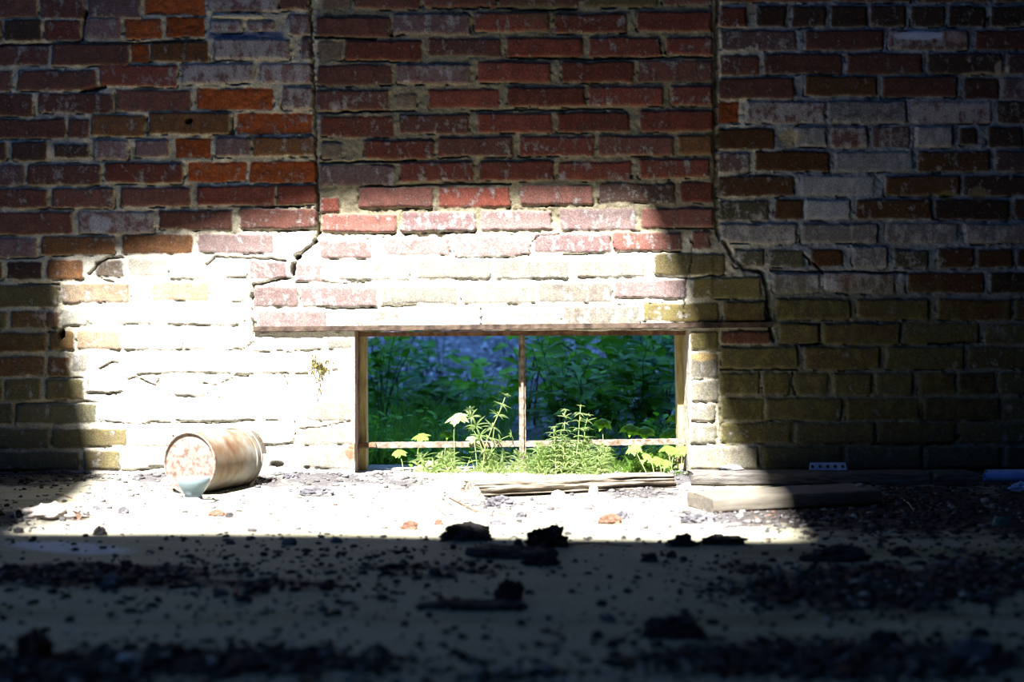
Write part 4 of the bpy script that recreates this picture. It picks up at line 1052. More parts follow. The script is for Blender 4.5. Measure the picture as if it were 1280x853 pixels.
rim('rim', 0.003, M['canface']); rim('rim', L_can - 0.003, M['can']); rim('rim', L_can - 0.022, M['can'])
rows = [(0.0035, R_can * 0.962), (0.0055, R_can * 0.93), (0.0058, R_can * 0.80), (0.0040, R_can * 0.77), (0.0042, R_can * 0.45), (0.0055, R_can * 0.2), (0.0055, R_can * 0.02)]
o = from_bm('end_disc', lathe(rows, dents=0.02, seed=9, close1=True), M['canface'], can, smooth=True); o['label'] = 'pinkish rust speckled end disc'
bm = bmesh.new(); bmesh.ops.create_icosphere(bm, subdivisions=5, radius=1)
for v in bm.verts:
    p = v.co.copy(); n_ = mnoise.noise(p * 3.2) + 0.6 * mnoise.noise(p * 7 + Vector((3, 1, 2)))
    rr = R_can * 0.93 * (1 + 0.07 * n_)
    v.co = Vector((p.x * rr, L_can - 0.020 + p.y * 0.044 * (1 + 0.6 * n_), max(0.004, R_can + p.z * rr)))
o = from_bm('liner', bm, M['foil'], can); o['label'] = 'crumpled torn liner stuffed in the open end'
# torn tin flap at the upper right of the open end
bm = bmesh.new()
fl = []
for i in range(9):
    t = math.radians(8 + 7 * i); rr = R_can * (0.98)
    jag = 0.010 + 0.012 * abs(mnoise.noise(Vector((i * 1.3, 2, 0))))
    fl.append((bm.verts.new((rr * math.cos(t), L_can - 0.004, R_can + rr * math.sin(t))), bm.verts.new((rr * 1.02 * math.cos(t) + 0.003, L_can + jag, R_can + rr * 1.04 * math.sin(t)))))
for (a, c), (e, g) in zip(fl[:-1], fl[1:]): bm.faces.new((a, e, g, c))
bmesh.ops.solidify(bm, geom=list(bm.faces), thickness=0.0012)
from_bm('torn_flap', bm, M['can'], can)

# ------------------------------------------------------------------ cup in front of the can
p = on_floor(238, 630)
cup = empty('plastic_cup', p - Vector((0, -0.03, 0.0008)))
tag(cup, 'small pale blue footed plastic cup standing in front of the paint can', 'cup')
gm, nt, b = new_mat('cloudy_blue_plastic')
b.inputs['Base Color'].default_value = (0.15, 0.20, 0.225, 1); b.inputs['Roughness'].default_value = 0.25; b.inputs['Transmission Weight'].default_value = 0.35; b.inputs['IOR'].default_value = 1.3


def lathe_z(rows, seg=48):
    bm = bmesh.new(); rings = [[bm.verts.new((r * math.cos(2 * PI * k / seg), r * math.sin(2 * PI * k / seg), z)) for k in range(seg)] for z, r in rows]
    for a, c in zip(rings[:-1], rings[1:]):
        for k in range(seg): bm.faces.new((a[k], a[(k + 1) % seg], c[(k + 1) % seg], c[k]))
    bm.faces.new(list(reversed(rings[0]))); bm.faces.new(rings[-1])
    return bm


from_bm('bowl', lathe_z([(0.014, 0.020), (0.020, 0.020), (0.030, 0.028), (0.044, 0.036), (0.056, 0.038), (0.057, 0.0365), (0.045, 0.0345), (0.031, 0.026), (0.022, 0.017)]), gm, cup, smooth=True)
o = from_bm('foot', lathe_z([(0, 0.049), (0.003, 0.050), (0.005, 0.044), (0.008, 0.022), (0.0145, 0.0195), (0.0145, 0.002)]), M['cupfoot'], cup, smooth=True); o['label'] = 'round white foot'

# ------------------------------------------------------------------ lintel and window
def bar(bm, a, b_, up_, w, h):
    """box bar between two points: w across (along normal n), h along up_"""
    a, b_, up_ = Vector(a), Vector(b_), Vector(up_).normalized(); t = (b_ - a).normalized(); n_ = t.cross(up_).normalized(); up2 = n_.cross(t)
    vs = []
    for pnt in (a, b_):
        vs.append([bm.verts.new(pnt + n_ * (sx * w / 2) + up2 * (sy * h / 2)) for sx, sy in ((-1, -1), (1, -1), (1, 1), (-1, 1))])
    for k in range(4): bm.faces.new((vs[0][k], vs[0][(k + 1) % 4], vs[1][(k + 1) % 4], vs[1][k]))
    bm.faces.new(list(reversed(vs[0]))); bm.faces.new(vs[1])


def rough_bar(bm, a, b_, up_, w, h, n=40, amp=0.0007, seed=0.0):
    """bar cut in n lengths with a corroded profile"""
    a, b_, up_ = Vector(a), Vector(b_), Vector(up_).normalized(); t = (b_ - a).normalized(); n_ = t.cross(up_).normalized(); up2 = n_.cross(t)
    rings = []
    prof = [(-1, -1), (0, -1.0), (1, -1), (1, 0), (1, 1), (0, 1), (-1, 1), (-1, 0)]
    for i in range(n + 1):
        c = a + (b_ - a) * (i / n)
        rings.append([bm.verts.new(c + n_ * (sx * w / 2) + up2 * (sy * h / 2) + (n_ * sx + up2 * sy) * amp * mnoise.noise(Vector((i * 0.9 + seed, sx * 2.1, sy * 2.7)))) for sx, sy in prof])
    for r0, r1 in zip(rings[:-1], rings[1:]):
        for k in range(8): bm.faces.new((r0[k], r0[(k + 1) % 8], r1[(k + 1) % 8], r1[k]))
    bm.faces.new(list(reversed(rings[0]))); bm.faces.new(rings[-1])


bm = bmesh.new()
A = Vector((wx(317), 0.048, wz(413.5))); Bp = Vector((wx(965), 0.048, wz(407.5)))
rough_bar(bm, A, Bp, (0, 0, 1), 0.112, 0.0085, 90, 0.001)              # flat leg carrying the bricks
rough_bar(bm, A + Vector((0, -0.052, 0.004)), Bp + Vector((0, -0.052, 0.004)), (0, 0, 1), 0.010, 0.0125, 90, 0.001, 4.0)   # front lip
tag(from_bm('trim_1', bm, M['lintel']), kind='structure')

YW = 0.105                       # plane of the sash
win = empty('window_1', at(652, 596, YW)); win['kind'] = 'structure'


def wpart(name, bm, mat):
    o = from_bm(name, bm, mat, win); o.matrix_parent_inverse = Matrix.Translation(-win.location); return o


def W(px, py, y=YW): return at(px, py, y)


bm = bmesh.new()
rough_bar(bm, W(446.5, 414), W(446.0, 602), (0, 1, 0), 0.014, 0.030, 30, 0.001, 1)
wpart('side_frame', bm, M['rust'])
bm = bmesh.new()
rough_bar(bm, W(859.5, 414), W(859.5, 602), (0, 1, 0), 0.012, 0.030, 30, 0.001, 2)
wpart('side_frame', bm, M['rust'])
bm = bmesh.new()
rough_bar(bm, W(444, 418.2), W(862, 416.2), (0, 0, 1), 0.030, 0.012, 60, 0.0008, 3)
wpart('head_frame', bm, M['rust'])
bm = bmesh.new()
rough_bar(bm, W(453.5, 416, YW + 0.05), W(454.5, 602, YW + 0.05), (0, 1, 0), 0.022, 0.05, 30, 0.0008, 5)
wpart('wood_post', bm, M['oldwood'])
bm = bmesh.new()
rough_bar(bm, W(851, 416, YW + 0.05), W(855, 602, YW + 0.05), (0, 1, 0), 0.032, 0.05, 30, 0.0012, 6)
wpart('wood_post', bm, M['oldwood'])
bm = bmesh.new()
rough_bar(bm, W(652.3, 418), W(653.5, 596), (0, 1, 0), 0.0175, 0.022, 50, 0.0012, 7)
rough_bar(bm, W(652.3, 418, YW - 0.012), W(653.5, 590, YW - 0.012), (0, 1, 0), 0.007, 0.014, 50, 0.001, 8)
wpart('upright_muntin', bm, M['muntin'])
bm = bmesh.new()
rough_bar(bm, W(448, 557), W(650, 555), (0, 0, 1), 0.022, 0.0145, 60, 0.0012, 9)
rough_bar(bm, W(655, 555), W(858, 552), (0, 0, 1), 0.022, 0.0145, 60, 0.0012, 10)
wpart('cross_muntin', bm, M['muntin'])
bm = bmesh.new()
rough_bar(bm, W(446, 556.5, YW - 0.014), W(470, 556, YW - 0.014), (0, 0, 1), 0.010, 0.012, 14, 0.0014, 11)
o = wpart('hinge_stub', bm, M['rust'])

# moss tuft on the left jamb
def leaf_faces(VV, FF, base, d_, n_, ln, wd, curl=0.25, seg=4, shape='lance'):
    """one leaf from base along d_ with up n_: a curved blade with a fold"""
    d_ = d_.normalized(); side = d_.cross(n_)
    if side.length < 1e-4: side = Vector((1, 0, 0))
    side.normalize(); n_ = side.cross(d_).normalized()
    i0 = len(VV)
    for i in range(seg + 1):
        t = i / seg
        if shape == 'lance': ww = wd * math.sin(PI * min(1, 0.12 + 0.88 * t)) ** 0.8 if t < 1 else 0.02 * wd
        elif shape == 'ovate': ww = wd * (math.sin(PI * (t ** 0.7) * 0.97 + 0.03))
        else: ww = wd * (1 - t * 0.92)
        c = base + d_ * (ln * t) - n_ * (curl * ln * t * t)
        VV.append(c + side * ww / 2 + n_ * ww * 0.12); VV.append(c); VV.append(c - side * ww / 2 + n_ * ww * 0.12)
    for i in range(seg):
        a = i0 + 3 * i
        FF.append((a, a + 1, a + 4, a + 3)); FF.append((a + 1, a + 2, a + 5, a + 4))


def mesh_vf(name, VV, FF, mat, parent=None, smooth=True):
    me = bpy.data.meshes.new(name); me.from_pydata([tuple(v) for v in VV], [], FF); me.update()
    if smooth: me.polygons.foreach_set('use_smooth', [True] * len(me.polygons))
    return link(name, me, mat, parent)


def rv(r): return Vector((r.uniform(-1, 1), r.uniform(-1, 1), r.uniform(-1, 1)))


rm = random.Random(9)
VV, FF = [], []
for _ in range(130):
    px = rm.gauss(399, 6.5); py = rm.gauss(459, 6.5)
    if rm.random() < 0.16: px, py = rm.gauss(398, 3), rm.gauss(487, 6)
    base = Vector((wx(px), 0.004, wz(py)))
    leaf_faces(VV, FF, base, Vector((rm.uniform(-.6, .6), -1, rm.uniform(-.6, .4))), rv(rm), rm.uniform(0.006, 0.014), 0.004, 0.3, 3)
tag(mesh_vf('moss_tuft', VV, FF, M['moss']), 'small olive moss tuft growing in the wall joint left of the window', 'moss')

# ------------------------------------------------------------------ sunlit plants on the sill
def pt_line(pix, y0, y1):
    n_ = len(pix)
    return [at(px, py, y0 + (y1 - y0) * i / max(1, n_ - 1)) for i, (px, py) in enumerate(pix)]


def resample(pts, n_):
    d_ = [0]
    for a, c in zip(pts[:-1], pts[1:]): d_.append(d_[-1] + (c - a).length)
    out = []
    for i in range(n_):
        s = d_[-1] * i / (n_ - 1)
        for j in range(len(pts) - 1):
            if s <= d_[j + 1] + 1e-9:
                t = (s - d_[j]) / max(1e-9, d_[j + 1] - d_[j]); out.append(pts[j].lerp(pts[j + 1], t)); break
    return out


def plant(name, label, lines, kind_, leafmat, seed, whorl=6, ln=0.026, wd=0.0045, gap=0.03, y0=0.06, y1=0.09, stem_r=0.0011, group=None, start=0.15):
    """stems given as pixel polylines at depth y; kind: whorl (bedstraw), lobed (palmate leaf on a stalk), opposite"""
    r = random.Random(seed)
    first = at(lines[0][0][0], lines[0][0][1], y0)
    root = empty(name, first)
    tag(root, label, 'plant', group)
    SV = bmesh.new(); VV, FF = [], []
    for ln_i, pix in enumerate(lines):
        yy = r.uniform(-0.012, 0.02)
        pts = resample(pt_line(pix, y0 + yy, y1 + yy), 10)
        tube(SV, pts, stem_r, 6, 0.6)
        tot = sum((c - a).length for a, c in zip(pts[:-1], pts[1:]))
        if kind_ == 'whorl':
            nw = max(2, int(tot / gap)); nodes = resample(pts, 40)
            for k in range(nw + 1):
                t = start + (1 - start) * k / nw; i = min(38, int(t * 39)); base = nodes[i]; d_ = (nodes[i + 1] - nodes[i]).normalized()
                u = d_.cross(Vector((0.3, 1, 0.1))).normalized(); w = d_.cross(u)
                ph = r.uniform(0, 6.28); sc = (0.55 + 0.6 * math.sin(PI * min(1, 0.25 + 0.6 * t))) * (1 if k < nw else 0.6)
                for j in range(whorl):
                    a_ = ph + 2 * PI * j / whorl
                    dd = (u * math.cos(a_) + w * math.sin(a_)) * 1.0 + d_ * r.uniform(0.15, 0.6)
                    leaf_faces(VV, FF, base, dd, d_, ln * sc * r.uniform(0.7, 1.25), wd * r.uniform(0.8, 1.2), r.uniform(0.1, 0.75), 5)
        elif kind_ == 'opposite':
            nw = max(2, int(tot / gap)); nodes = resample(pts, 40)
            for k in range(nw + 1):
                t = start + (1 - start) * k / nw; i = min(38, int(t * 39)); base = nodes[i]; d_ = (nodes[i + 1] - nodes[i]).normalized()
                a_ = r.uniform(0, 6.28)
                for sgn in (0, PI):
                    dd = Vector((math.cos(a_ + sgn), math.sin(a_ + sgn), r.uniform(0.0, 0.6)))
                    leaf_faces(VV, FF, base, dd, Vector((0, 0, 1)), ln * r.uniform(0.7, 1.2), wd * r.uniform(0.8, 1.2), r.uniform(0.1, 0.5), 5, 'ovate')
        else:
            top_ = pts[-1]; face = Vector((r.uniform(-0.4, 0.4), -0.55, 1)).normalized()
            u = face.cross(Vector((0, 1, 0.2))).normalized(); w = face.cross(u)
            nl = 5
            for j in range(nl):
                a_ = 2 * PI * j / nl * 0.86 + r.uniform(-.15, .15) + PI * 0.07 + r.uniform(0, 0.3)
                dd = u * math.cos(a_) + w * math.sin(a_) - face * 0.12
                for q in (-0.32, 0.0, 0.32):
                    d2 = dd * math.cos(q) + face.cross(dd) * math.sin(q)
                    leaf_faces(VV, FF, top_, d2, face, ln * (1.0 if q == 0 else 0.78) * r.uniform(0.9, 1.1), wd * 0.72, r.uniform(0.1, 0.3), 4, 'lance')
    st = from_bm('stem', SV, M['herb_stem'], root, smooth=True); st.matrix_parent_inverse = Matrix.Translation(-root.location)
    lf = mesh_vf('leaves', VV, FF, leafmat, root); lf.matrix_parent_inverse = Matrix.Translation(-root.location)
    return root


plant('bedstraw', 'tall thin bedstraw with star-like leaf whorls beside the upright muntin', [[(602, 596), (606, 560), (615, 535), (626, 512), (633, 492)], [(606, 560), (598, 540), (589, 520), (587, 512)]], 'whorl', M['pale_leaf'], 1, 7, 0.030, 0.0058, 0.043, 0.04, 0.12, 0.0012, start=0.3)
plant('bedstraw', 'shorter bedstraw leaning left from the tall one, behind the cross bar', [[(608, 590), (604, 565), (596, 545), (590, 535)], [(600, 590), (615, 565), (628, 548), (640, 544)]], 'whorl', M['pale_leaf'], 2, 6, 0.030, 0.006, 0.036, 0.05, 0.08)
plant('bedstraw', 'dim slender bedstraw tips in shade above the tall bedstraw', [[(612, 592), (617, 540), (624, 495), (634, 466)]], 'whorl', M['light_leaf'], 3, 6, 0.022, 0.004, 0.045, 0.16, 0.20, start=0.6)
big = []
rb2 = random.Random(21)
for k in range(34):
    x0 = rb2.uniform(662, 748); hgt = rb2.uniform(26, 68) * (1.0 if 690 < x0 < 730 else 0.72); lean = rb2.uniform(-16, 16)
    big.append([(x0, 601), (x0 + lean * 0.3, 601 - hgt * 0.5), (x0 + lean, 601 - hgt)])
plant('bedstraw', 'dense bushy clump of pale bedstraw just right of the upright muntin', big, 'whorl', M['pale_leaf'], 4, 7, 0.034, 0.0044, 0.018, 0.02, 0.07, start=0.1)
plant('bedstraw', 'tall bedstraw shoots rising from the bushy clump', [[(715, 598), (722, 560), (724, 530), (726, 506)], [(728, 598), (730, 560), (731, 535), (736, 517)], [(705, 596), (704, 555), (706, 528), (706, 511)]], 'whorl', M['pale_leaf'], 5, 6, 0.026, 0.0040, 0.026, 0.03, 0.07, start=0.25)
low = []
for k in range(26):
    x0 = rb2.uniform(525, 662); hgt = rb2.uniform(12, 40); lean = rb2.uniform(-14, 14)
    low.append([(x0, 602), (x0 + lean * 0.4, 602 - hgt * 0.6), (x0 + lean, 602 - hgt)])
plant('bedstraw', 'low tangle of bright bedstraw along the sill left of the upright muntin', low, 'whorl', M['pale_leaf'], 6, 6, 0.030, 0.0052, 0.020, 0.03, 0.09, start=0.1)
low = []
for k in range(20):
    x0 = rb2.uniform(745, 845); hgt = rb2.uniform(14, 40); lean = rb2.uniform(-14, 14)
    low.append([(x0, 600), (x0 + lean * 0.4, 600 - hgt * 0.6), (x0 + lean, 600 - hgt)])
plant('bedstraw', 'loose spread of green bedstraw along the sill before the right post', low, 'whorl', M['sun_leaf'], 7, 6, 0.028, 0.0055, 0.022, 0.06, 0.13, start=0.2)
plant('sill_herb', 'leafy herb with broad oval leaves low at the left half of the sill', [[(560, 600), (552, 580), (548, 566)], [(545, 600), (535, 586), (528, 574)], [(578, 600), (585, 580), (590, 566)], [(520, 600), (515, 588), (512, 578)]], 'opposite', M['sun_leaf'], 8, 0, 0.034, 0.014, 0.02, 0.06, 0.11)
plant('cranesbill', 'single bright lobed leaf on a thin stalk, catching sun above the cross bar', [[(568, 598), (568, 560), (567, 540), (572, 521)]], 'lobed', M['pale_leaf'], 9, 0, 0.036, 0.020, y0=0.07, y1=0.09)
plant('cranesbill', 'lobed leaf on a long stalk left of the bright one', [[(520, 596), (522, 565), (526, 545)]], 'lobed', M['sun_leaf'], 10, 0, 0.028, 0.016, y0=0.12, y1=0.15)
plant('cranesbill', 'pointed single leaf curling at the far left of the sill', [[(505, 597), (503, 580), (499, 565)]], 'lobed', M['sun_leaf'], 11, 0, 0.024, 0.018, y0=0.06, y1=0.08)
plant('cranesbill', 'lobed leaf on a stalk in the shade behind the left cross bar', [[(553, 596), (556, 565), (560, 541)]], 'lobed', M['light_leaf'], 12, 0, 0.026, 0.016, y0=0.16, y1=0.2)
plant('cranesbill', 'flat rosette leaf above the cross bar right of the bushy clump', [[(755, 598), (754, 555), (753, 527)]], 'lobed', M['light_leaf'], 13, 0, 0.034, 0.020, y0=0.16, y1=0.2)
plant('cranesbill', 'pair of wide lobed leaves in half shade above the right cross bar', [[(785, 598), (786, 560), (788, 534)], [(800, 598), (796, 565), (806, 538)]], 'lobed', M['light_leaf'], 14, 0, 0.036, 0.022, y0=0.17, y1=0.22)
plant('cranesbill', 'lobed leaf group in shade beside the right post', [[(832, 598), (833, 570), (835, 540)], [(842, 598), (846, 550), (846, 520)]], 'lobed', M['light_leaf'], 15, 0, 0.034, 0.020, y0=0.18, y1=0.22)
plant('cranesbill', 'sunlit cluster of lobed leaves at the foot of the right post', [[(820, 602), (815, 580), (805, 570)], [(828, 602), (826, 585), (822, 575)], [(838, 603), (840, 580), (843, 563)], [(845, 605), (838, 580), (835, 560)], [(848, 606), (852, 580), (853, 561)], [(812, 600), (800, 575), (792, 560)], [(830, 602), (830, 590), (830, 578)], [(850, 608), (850, 600), (848, 594)]], 'lobed', M['sun_leaf'], 16, 0, 0.027, 0.018, y0=0.0, y1=0.05)
plant('cranesbill', 'small pale lobed leaves just above the sill near its left third', [[(545, 600), (540, 585), (536, 578)], [(598, 600), (594, 560), (592, 548)], [(530, 600), (528, 590), (525, 584)]], 'lobed', M['pale_leaf'], 17, 0, 0.022, 0.014, y0=0.04, y1=0.08)

low = []
for k in range(9):
    x0 = rb2.uniform(838, 860); hgt = rb2.uniform(8, 22); lean = rb2.uniform(-14, 10)
    low.append([(x0, 608), (x0 + lean * 0.4, 608 - hgt * 0.6), (x0 + lean, 608 - hgt)])
plant('bedstraw', 'small yellowish tuft of bedstraw spilling over the right end of the sill timber', low, 'whorl', M['sun_leaf'], 18, 6, 0.022, 0.004, 0.018, -0.09, -0.07, start=0.1)

# ------------------------------------------------------------------ outside: rising woodland ground, shrubs, litter, grass
def gz(x, y):
    y = max(y, 0.2)
    return 0.0 + 0.0165 * (y - 0.2) ** 1.55 + 0.03 * mnoise.noise(Vector((x * 0.9, y * 0.9, 0))) * min(1, (y - 0.2) * 0.8)


gxs = np.linspace(-7, 7, 160); gys = np.concatenate([np.linspace(0.26, 4, 120), np.linspace(4.1, 14, 100)])
VV = [(x, y, gz(x, y) + 0.012 * mnoise.noise(Vector((x * 7, y * 7, 3))) * min(1, (y - 0.26) * 2)) for y in gys for x in gxs]
ng = len(gxs)
FF = np.array([(j * ng + i, j * ng + i + 1, (j + 1) * ng + i + 1, (j + 1) * ng + i) for j in range(len(gys) - 1) for i in range(ng - 1)])
tag(link('ground', np_mesh('ground', np.array(VV), FF), M['ground']), kind='structure')

rl = random.Random(31)
VV, FF, LC = [], [], []
for _ in range(5200):
    y = 0.5 + 8.5 * rl.random() ** 0.8; x = rl.uniform(-0.36, 0.36) * (y + D0) * 0.62
    base = Vector((x, y, gz(x, y) + rl.uniform(0.004, 0.02))); n0 = len(VV)
    a_ = rl.uniform(0, 6.28)
    leaf_faces(VV, FF, base, Vector((math.cos(a_), math.sin(a_), rl.uniform(-0.1, 0.5))), Vector((rl.uniform(-.5, .5), rl.uniform(-.8, .2), 1)), rl.uniform(0.03, 0.08), rl.uniform(0.018, 0.04), rl.uniform(-0.2, 0.4), 3, 'ovate')
    g = rl.choice([rl.uniform(0.02, 0.10), rl.uniform(0.05, 0.34)]); LC += [(g * 1.0, g * 0.98, g * 1.0)] * (len(VV) - n0)
me = np_mesh('fallen_leaves', np.array([tuple(v) for v in VV]), np.array(FF), np.array(LC))
tag(link('fallen_leaves', me, M['litter']), 'greyish fallen leaves strewn over the woodland ground outside the window', 'leaves', kind='stuff')

VV, FF = [], []
for _ in range(2600):
    y = 0.32 + 2.6 * rl.random() ** 1.2; d_ = y + D0
    px = rl.choice([rl.uniform(440, 640), rl.uniform(440, 560), rl.uniform(440, 880)]); x = (px - 640) * d_ / F
    base = Vector((x, y, gz(x, y)))
    dd = Vector((rl.uniform(-.5, .5), rl.uniform(-.5, .5), 1))
    leaf_faces(VV, FF, base, dd, Vector((rl.uniform(-1, 1), -1, 0.2)), rl.uniform(0.04, 0.15), rl.uniform(0.003, 0.008), rl.uniform(0.1, 0.6), 5, 'blade')
tag(mesh_vf('grass', VV, FF, M['grass']), 'dark green grass blades growing outside behind the left panes', 'grass', kind='stuff')


def shrub(name, label, px, y, hgt, nst, nlf, ll, lw, leafmat, seed, spread=0.3, shape='ovate', stem_r=0.0026, group=None):
    nst = int(nst * (1.5 if y < 3 else 1.1) + 0.5); nlf = int(nlf * 1.1); ll *= 1.45; lw *= 1.45
    r = random.Random(seed); d_ = y + D0; x = (px - 640) * d_ / F
    root = empty(name, (x, y, gz(x, y) - 0.01)); tag(root, label, 'shrub', group)
    bm = bmesh.new(); VV, FF = [], []
    for s in range(nst):
        a_ = r.uniform(0, 6.28); sp = r.uniform(0.2, 1) * spread
        tip = Vector((math.cos(a_) * sp, math.sin(a_) * sp * 0.6, hgt * r.uniform(0.65, 1.05))); mid = Vector((tip.x * 0.25, tip.y * 0.25, tip.z * 0.6))
        pts = []
        for i in range(10):
            t = i / 9; p = mid * (2 * t * (1 - t)) + tip * t * t; pts.append(p + 0.012 * rv(r) * t)
        pts[0] = Vector((r.uniform(-.02, .02), r.uniform(-.02, .02), 0)); tube(bm, pts, stem_r * r.uniform(0.7, 1.2), 6, 0.35)
        for k in range(nlf):
            t = 0.15 + 0.85 * (k + r.random()) / nlf; i = min(8, int(t * 9)); base = pts[i].lerp(pts[i + 1], t * 9 - i if t < 1 else 1)
            a2 = r.uniform(0, 6.28); dd = Vector((math.cos(a2), math.sin(a2), r.uniform(-0.2, 0.7)))
            bb = base + dd.normalized() * r.uniform(0.005, 0.05)
            leaf_faces(VV, FF, bb, dd, Vector((r.uniform(-.4, .4), r.uniform(-.9, .1), 1)), ll * r.uniform(0.6, 1.25), lw * r.uniform(0.7, 1.2), r.uniform(0.0, 0.45), 5, shape)
    from_bm('stems', bm, M['shrub_stem'], root, smooth=True)
    mesh_vf('foliage', VV, FF, leafmat, root)
    return root


SL = [  # px, y, height, stems, leaves per stem, leaf len, width, mat, spread, label
    (700, 1.3, 0.34, 5, 12, 0.055, 0.026, 'shade_leaf', 0.22, 'dark leafy shrub low behind the right pane near the upright muntin'),
    (745, 1.0, 0.24, 6, 13, 0.048, 0.022, 'shade_leaf', 0.20, 'dark leafy shrub low in the middle of the right pane'),
    (800, 1.2, 0.36, 6, 15, 0.055, 0.026, 'shade_leaf', 0.22, 'dense dark shrub filling the right of the right pane'),
    (835, 1.5, 0.45, 6, 15, 0.060, 0.026, 'blue_leaf', 0.22, 'bluish green shrub beside the right post'),
    (720, 2.6, 0.62, 3, 11, 0.085, 0.050, 'light_leaf', 0.35, 'big-leaved shrub with a large round leaf in the right pane'),
    (690, 3.4, 0.75, 3, 10, 0.07, 0.040, 'light_leaf', 0.30, 'bright green shrub high behind the upright muntin'),
    (790, 3.0, 0.75, 4, 13, 0.075, 0.040, 'shade_leaf', 0.40, 'tall green shrub high in the middle of the right pane'),
    (850, 3.6, 0.9, 4, 13, 0.075, 0.036, 'shade_leaf', 0.40, 'tall shrub behind the right post'),
    (755, 5.0, 1.0, 3, 12, 0.08, 0.045, 'blue_leaf', 0.5, 'distant bluish shrub at the top of the right pane'),
    (478, 1.6, 0.42, 5, 10, 0.055, 0.024, 'shade_leaf', 0.22, 'dark shrub behind the left post'),
    (470, 3.6, 0.85, 3, 10, 0.07, 0.036, 'light_leaf', 0.30, 'sapling with bright leaves at the top left of the left pane'),
    (510, 4.2, 0.85, 2, 9, 0.07, 0.036, 'shade_leaf', 0.30, 'thin sapling left of centre in the left pane'),
    (553, 3.8, 0.80, 2, 10, 0.075, 0.036, 'shade_leaf', 0.20, 'upright sapling with a dark stem in the middle of the left pane'),
    (540, 1.6, 0.20, 5, 8, 0.055, 0.026, 'shade_leaf', 0.22, 'low broad-leaved herb in shade behind the left panes'),
    (595, 2.2, 0.24, 3, 8, 0.065, 0.034, 'light_leaf', 0.18, 'low herb with lighter leaves left of the upright muntin'),
    (500, 2.4, 0.30, 4, 9, 0.06, 0.028, 'blue_leaf', 0.22, 'bluish low herb in the lower left pane'),
    (630, 6.0, 1.0, 3, 10, 0.09, 0.045, 'blue_leaf', 0.45, 'distant pale shrub behind the upright muntin'),
    (440, 5.5, 1.1, 4, 12, 0.08, 0.040, 'shade_leaf', 0.50, 'distant dark shrub past the left post'),
    (660, 2.0, 0.40, 4, 10, 0.06, 0.030, 'light_leaf', 0.22, 'mid green shrub just right of the upright muntin'),
    (770, 1.8, 0.50, 5, 12, 0.065, 0.034, 'light_leaf', 0.28, 'light green leafy shrub in the middle of the right pane'),
    (820, 2.3, 0.62, 5, 13, 0.07, 0.036, 'light_leaf', 0.30, 'light green shrub high at the right of the right pane'),
    (735, 1.5, 0.30, 6, 12, 0.055, 0.026, 'light_leaf', 0.22, 'bright low shrub under the big-leaved one in the right pane'),
    (705, 4.4, 0.9, 4, 12, 0.08, 0.044, 'shade_leaf', 0.40, 'broad shrub far behind the big-leaved one'),
    (800, 4.6, 0.95, 4, 12, 0.08, 0.044, 'light_leaf', 0.45, 'pale far shrub high in the right pane'),
    (490, 2.9, 0.55, 3, 10, 0.06, 0.030, 'light_leaf', 0.25, 'light green young shrub in the left of the left pane'),
    (530, 3.2, 0.50, 3, 9, 0.065, 0.032, 'shade_leaf', 0.25, 'low green shrub behind the grass in the left pane'),
    (455, 2.2, 0.6, 4, 12, 0.06, 0.030, 'light_leaf', 0.2, 'light leafy shrub close behind the left post'),
    (565, 2.6, 0.30, 4, 9, 0.055, 0.028, 'shade_leaf', 0.25, 'low dark herb on the open ground in the left pane'),
    (880, 5.8, 1.2, 4, 12, 0.08, 0.040, 'shade_leaf', 0.50, 'distant dark shrub past the right post'),
]
for i, (px, y, hg, ns, nl, ll, lw, mt, sp, lab) in enumerate(SL):
    shrub('shrub', lab, px, y, hg, ns, nl, ll, lw, M[mt], 100 + i, sp)
HL = ['low bright herb on the outside ground seen under the left cross bar near the post', 'low bright herb under the middle of the left cross bar', 'low bright herb under the left cross bar next to the upright muntin',
      'low bright herb under the right cross bar next to the upright muntin', 'low bright herb under the middle of the right cross bar', 'low bright herb under the right cross bar near the post',
      'shaded broad-leaved herb above the left cross bar near the post', 'shaded broad-leaved herb above the middle of the left cross bar', 'shaded broad-leaved herb above the right cross bar behind the bushy clump', 'shaded broad-leaved herb above the right cross bar near the post']
for i, (px, y, hg) in enumerate([(475, 0.40, 0.06), (530, 0.36, 0.07), (610, 0.40, 0.07), (690, 0.38, 0.07), (770, 0.40, 0.07), (825, 0.36, 0.07), (480, 0.9, 0.12), (555, 1.0, 0.13), (720, 0.8, 0.13), (820, 0.75, 0.12)]):
    shrub('low_herb', HL[i], px, y, hg, 6, 7, 0.026, 0.012, M['light_leaf'], 300 + i, 0.09, stem_r=0.0014)
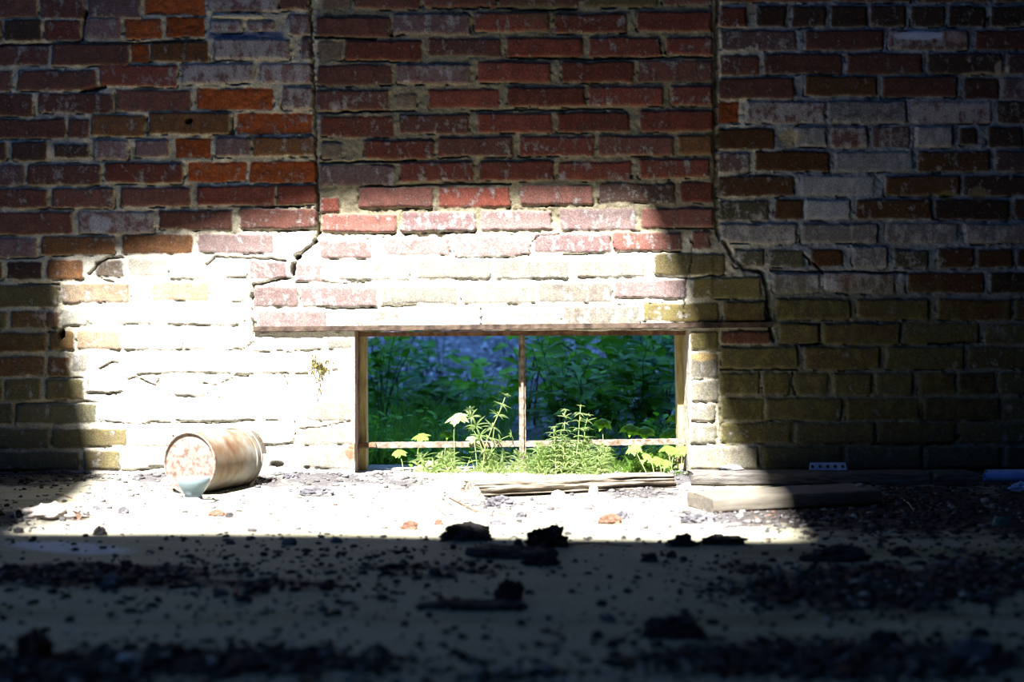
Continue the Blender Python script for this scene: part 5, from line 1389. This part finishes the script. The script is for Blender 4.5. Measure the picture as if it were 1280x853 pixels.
# arching bramble stems in the right pane
for i, (pix, lab) in enumerate([([(668, 520), (672, 470), (682, 440), (700, 428), (718, 440), (738, 452), (748, 475), (752, 500)], 'thin dark bramble stem arching down across the right pane'),
                                ([(695, 512), (688, 480), (680, 455), (676, 430)], 'dark stem leaning left behind the right pane'),
                                ([(722, 505), (738, 478), (752, 455), (770, 440)], 'dark stem leaning right behind the right pane')]):
    bm = bmesh.new(); pts = resample(pt_line(pix, 1.6, 1.75), 24)
    p0 = pts[0]; pts.insert(0, Vector((p0.x, p0.y, gz(p0.x, p0.y) - 0.005)))
    tube(bm, pts, 0.0042, 6, 0.5); root = from_bm('bramble_stem', bm, M['shrub_stem'], smooth=True); tag(root, lab, 'bramble')

# ------------------------------------------------------------------ light
sl = bpy.data.lights.new('sun', 'SUN'); sl.energy = 46.0; sl.color = (1.0, 0.965, 0.91); sl.angle = math.radians(0.9)
so = bpy.data.objects.new('sun', sl); COL.objects.link(so)
so.rotation_euler = SUN.to_track_quat('-Z', 'Y').to_euler(); so.location = (-2, -8, 9)
w = bpy.data.worlds.new('sky'); SC.world = w; w.use_nodes = True
bg = w.node_tree.nodes['Background']; bg.inputs['Color'].default_value = (0.16, 0.40, 1.0, 1); bg.inputs['Strength'].default_value = 3.0

# ------------------------------------------------------------------ camera
cd = bpy.data.cameras.new('camera'); cam = bpy.data.objects.new('camera', cd); COL.objects.link(cam)
cd.lens = 50.0; cd.sensor_width = 36.0; cd.sensor_fit = 'HORIZONTAL'; cd.clip_start = 0.02
cam.location = (0, -D0, CAMZ); cam.rotation_euler = (PI / 2, 0, 0)
cd.dof.use_dof = True; cd.dof.focus_distance = D0 - 0.02; cd.dof.aperture_fstop = 3.2
SC.camera = cam
vs_ = SC.view_settings
vs_.view_transform = 'Standard'; vs_.look = 'None'; vs_.exposure = 0.0; vs_.gamma = 1.0; vs_.use_curve_mapping = False
SC.cycles.max_bounces = 12; SC.cycles.diffuse_bounces = 6; SC.cycles.transmission_bounces = 6
SC.cycles.use_denoising = True
# the pebble sits on the plank: drop it onto the top face
bpy.context.view_layer.update()
dg = bpy.context.evaluated_depsgraph_get()
ok, loc, nor, fi, ob, mw = SC.ray_cast(dg, Vector((PEB.location.x, PEB.location.y, 0.3)), Vector((0, 0, -1)))
if ok: PEB.location.z = loc.z - 0.0006
